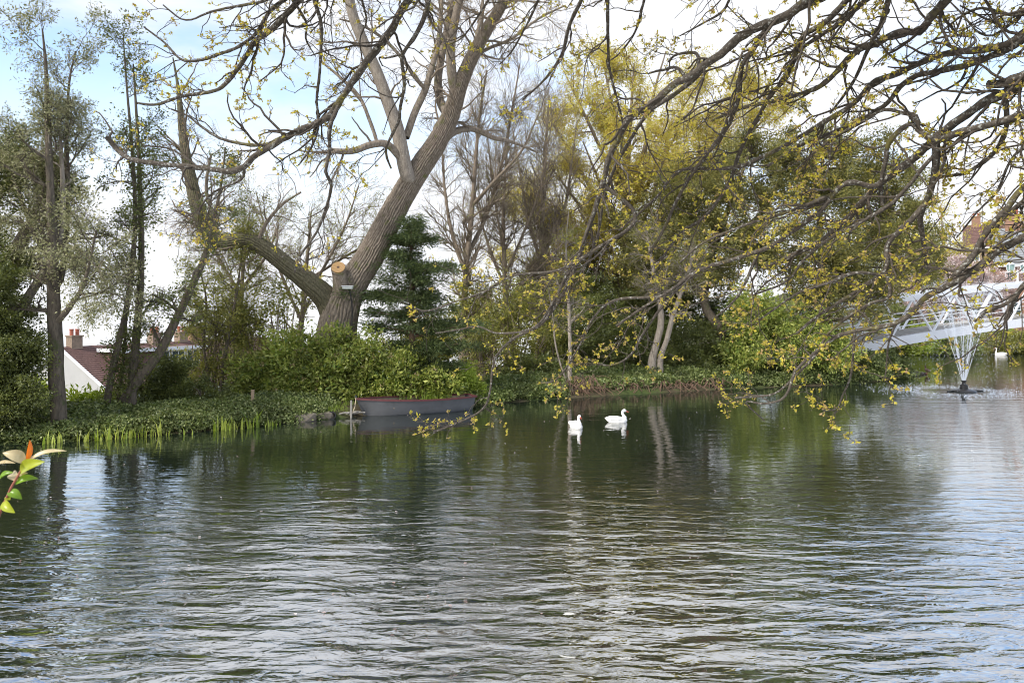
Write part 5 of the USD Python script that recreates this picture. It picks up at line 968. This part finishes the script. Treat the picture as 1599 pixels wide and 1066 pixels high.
for Z0, Z1, r0, r1, pts, root in BO:
    a = np.array(pts, float); s_ = np.concatenate([[0], np.cumsum(np.linalg.norm(np.diff(a, axis=0), axis=1))]); s_ /= s_[-1]
    Zs = Z0 + (Z1 - Z0) * s_; p = P(a[:, 0], a[:, 1], Zs); r = (r0 + (r1 - r0) * s_) * .72 / F * Zs
    p = p + rng.normal(size=p.shape) * [.0, .05, .0]
    if root == 'top':
        d = norm(p[0] - p[1]); k = np.argmin(np.linalg.norm(anchor - (p[0] + d * 2.0 + [1.0, 0, .8]), axis=1)); b = anchor[k]
        mid = p[0] + d * min(1.2, .45 * np.linalg.norm(b - p[0])); p = np.vstack([b, (mid + b) / 2 + [0, 0, .15], mid, p]); r = np.concatenate([[min(r[0] * 1.5, anr[k])], [r[0] * 1.3, r[0] * 1.12], r])
    elif root == 'trunk':
        d = norm(p[0] - p[1]); zt = np.clip(p[0][2] - .2, 1.6, 9.0); b = trk[np.argmin(np.abs(trk[:, 2] - zt))]
        mid = p[0] + d * .9; p = np.vstack([b, (b + mid) / 2 + [0, 0, .1], mid, p]); r = np.concatenate([[r[0] * 1.9, r[0] * 1.5, r[0] * 1.2], r])
    else:                                   # roots itself on the nearest bough already built
        allp = np.vstack(paths); d2 = np.linalg.norm(allp - p[0], axis=1); b = allp[np.argmin(d2)]; p[0] = b + (p[0] - b) * .0; p = p
    q = resample(np.c_[p, r], 40); paths.append(q[:, :3]); rads.append(np.maximum(q[:, 3], .004))
for p, r in zip(over + paths, ovr + rads):
    L_ = np.linalg.norm(np.diff(p, axis=0), axis=1).sum(); kk = int(np.clip(L_ * 14, 24, 110)); q = resample(np.c_[p, r], kk)
    wob = np.cumsum(rng.normal(size=(kk, 3)), axis=0); wob -= np.linspace(0, 1, kk)[:, None] * wob[-1]; q[:, :3] += wob * q[:, 3:4] * .10
    q[:, 3] *= 1 + .10 * rng.normal(size=kk) * .6
    obj('bough', tubes(q[None, :, :3], q[None, :, 3], 10, .07, rng), 'oak_bark', ok, smooth=True, origin=OT)
BP, BR = np.stack(paths), np.stack(rads)
s1 = sprout(BP, np.minimum(BR, .035), 800, rng, t=(.12, 1), ang=(25, 70), length=(.5, 1.5), K=9, wander=.24, trop=(-.25, .1, -.15), ratio=.5, rmin=.0055, tip=.45)
def high(s, lim):
    y = HZ + (EYE - s[0][..., 2]) / np.maximum(s[0][..., 1], 1) * F; k = y.max(1) < lim; return s[0][k], s[1][k]
s1 = high(s1, 684)
s2 = sprout(*s1, 2900, rng, t=(.15, 1), ang=(30, 70), length=(.25, .65), K=6, wander=.28, trop=(0, 0, .1), ratio=.6, rmin=.0038)
s2 = high(s2, 692)
s3 = sprout(*s2, 4600, rng, t=(.2, 1), ang=(30, 70), length=(.08, .26), K=4, wander=.3, trop=(0, 0, .2), ratio=.7, rmin=.003)
obj('branches', tubes(*s1, 6), 'oak_twig_bark', ok, kind='stuff', smooth=True, origin=OT)
obj('twigs', cat([tubes(*s2, 5), tubes(*s3, 4)]), 'oak_twig_bark', ok, kind='stuff', origin=OT)
# unfolding leaf clusters at twig ends
ends = np.vstack([s3[0][:, -1], s2[0][:, -1], s1[0][:, -1], s2[0][:, 3]]); ed = np.vstack([norm(s[0][:, -1] - s[0][:, -2]) for s in (s3, s2, s1)] + [norm(s2[0][:, 3] - s2[0][:, 2])])
w_ = meshkit.fbm(ends * .55 + 3.3); low = sstep(9.0, 2.0, ends[:, 2]) * .35
pr = np.clip(.54 + 1.6 * (w_ - .5) + low * .5, .06, .95); keep = rng.random(len(ends)) < pr; ends, ed = ends[keep], ed[keep]
def cluster(p, d, k, rng):
    n = rng.integers(5, 10); c = p + rng.normal(size=(n, 3)) * .010 - d * rng.random((n, 1)) * .03
    return leaves(c, rng, (.022, .052), .62, D=np.tile(d * .7, (n, 1)), spread=.8, fold=.5)
dist = np.linalg.norm(ends - [0, 0, EYE], axis=1); vis = np.abs(ends[:, 0]) < ends[:, 1] * .68; order = np.argsort(dist + 100 * ~vis); first = set(order[:260].tolist()); rest = []
for k in range(len(ends)):
    m = cluster(ends[k], ed[k], k, rng)
    if k in first: obj('leaf_cluster', m, 'oak_bud_leaf', ok, origin=OT)
    else: rest.append(m)
obj('leaf_clusters', cat(rest), 'oak_bud_leaf', ok, kind='stuff', origin=OT)
bud_p, bud_d = on_twigs(np.vstack([s3[0], s2[0][:, ::2][:, :3] if False else s3[0]]), 5200, rng, .004); obj('buds', leaves(bud_p, rng, (.012, .026), .6, D=bud_d, spread=.6), 'brown_bud', ok, kind='stuff', origin=OT)

# ------------------------------------------------------------------ photinia sprig at the left edge
rng = R_(301); pb = np.array([-2.2, 1.7, 0.0]); pb[2] = G(pb[0], pb[1])
ph = thing('photinia_shrub', 'young shrub sprig with glossy green leaves and one orange leaf at the left edge', 'shrub', pb)
Zp = 2.2
sx = resample(np.vstack([pb - [0, 0, .1], pb + [.10, .1, .7], P(-40, 860, Zp), P(0, 800, Zp), P(10, 768, Zp), P(24, 756, Zp), P(33, 742, Zp), P(40, 722, Zp)]), 26)
obj('stem', tubes(sx[None], np.linspace(.010, .0032, 26)[None], 8), 'red_stem', ph, smooth=True, origin=pb)
for bend in ((-.25, .05, 1.25), (-.5, .15, 1.1), (-.12, -.2, .9), (-.65, -.1, .8)):
    e = pb + bend; q = resample([pb + [0, 0, .3], (pb + e) / 2 + [0, 0, .2], e], 12); obj('stem', tubes(q[None], np.linspace(.007, .0025, 12)[None], 6), 'red_stem', ph, smooth=True, origin=pb)
    for k in range(9):
        p = q[3 + k]; dd = norm(rng.normal(size=3) + [0, 0, .3]); BL = (p, p + dd * .085, .040)
        obj('leaf', None, 'laurel_leaf', ph) if False else None
        LEAFS = globals().setdefault('LEAFS', []); LEAFS.append((p, p + dd * .085, .036, 'photinia_green', .15))
def blade(a, b, w, curl, nrm=None):
    a, b = np.asarray(a, float), np.asarray(b, float); d = b - a; L_ = np.linalg.norm(d); d /= L_
    nrm = norm(np.asarray(nrm if nrm is not None else [0.2, -.6, .75], float)); s_ = norm(np.cross(d, nrm)); u = np.cross(s_, d); V, fcs = [], []
    for i_, t_ in enumerate(np.linspace(0, 1, 13)):
        hw = w * .5 * np.sin(np.pi * t_ ** .85) ** .8 + .0006; c = a + d * L_ * t_ + u * curl * L_ * np.sin(np.pi * t_) - u * curl * L_ * .5 * t_ ** 3
        for j_ in (-1, -.5, 0, .5, 1): V.append(c + s_ * hw * j_ + u * hw * .55 * abs(j_) ** 1.3)
    for i_ in range(12):
        for j_ in range(4): fcs.append((i_ * 5 + j_, i_ * 5 + j_ + 1, i_ * 5 + j_ + 6, i_ * 5 + j_ + 5))
    return np.array(V), np.array(fcs)
def pleaf(name, col, tr): leafmat(name, [tuple(c * .85 for c in col), col, tuple(min(1, c * 1.12) for c in col)], tr, .32, .5, nscale=30, lo=.85, hi=1.15)
pleaf('photinia_green', (.16, .27, .03), .35); pleaf('photinia_lime', (.42, .47, .05), .4); pleaf('photinia_orange', (.72, .22, .04), .35); pleaf('photinia_cream', (.62, .52, .30), .35)
def lf(x0, y0, x1, y1, w, m, curl=.1, nrm=None, dz=0.0, label=None):
    obj('leaf', blade(P(x0, y0, Zp), P(x1, y1, Zp + dz), w * Zp / F, curl, nrm), m, ph, smooth=True, origin=pb, label=label, grp=65)
lf(41, 720, 47, 687, 9, 'photinia_orange', .05, (.9, -.4, 0), .01, 'upright orange leaf'); lf(40, 721, 5, 706, 18, 'photinia_cream', .22, (-.1, -.75, .6), -.03); lf(42, 721, 103, 702, 10, 'photinia_cream', .10, (.1, -.45, .9), .03)
lf(32, 739, 67, 720, 21, 'photinia_lime', .12, (-.2, -.85, .45), -.03); lf(24, 756, 59, 746, 14, 'photinia_green', .14, (.1, -.6, .8), .02); lf(28, 750, 18, 738, 14, 'photinia_cream', .1, (.3, -.8, .3), .04); lf(30, 744, 43, 738, 6, 'photinia_cream', .1)
lf(12, 768, 34, 778, 14, 'photinia_green', .16, (.1, -.7, .7), .0); lf(6, 782, 22, 800, 14, 'photinia_lime', .12, (-.2, -.9, .4), -.02); lf(8, 776, 16, 780, 9, 'photinia_lime', .1); lf(0, 745, 20, 737, 9, 'photinia_green', .1); lf(-6, 725, 23, 722, 6, 'photinia_cream', .1); lf(4, 724, 9, 718, 4, 'photinia_cream', .1)
lf(-10, 756, 6, 742, 12, 'photinia_green', .1); lf(0, 800, -18, 790, 14, 'photinia_green', .1)
for a, b, w, m, c in LEAFS: obj('leaf', blade(a, b, w, c), m, ph, smooth=True, origin=pb, grp=65)
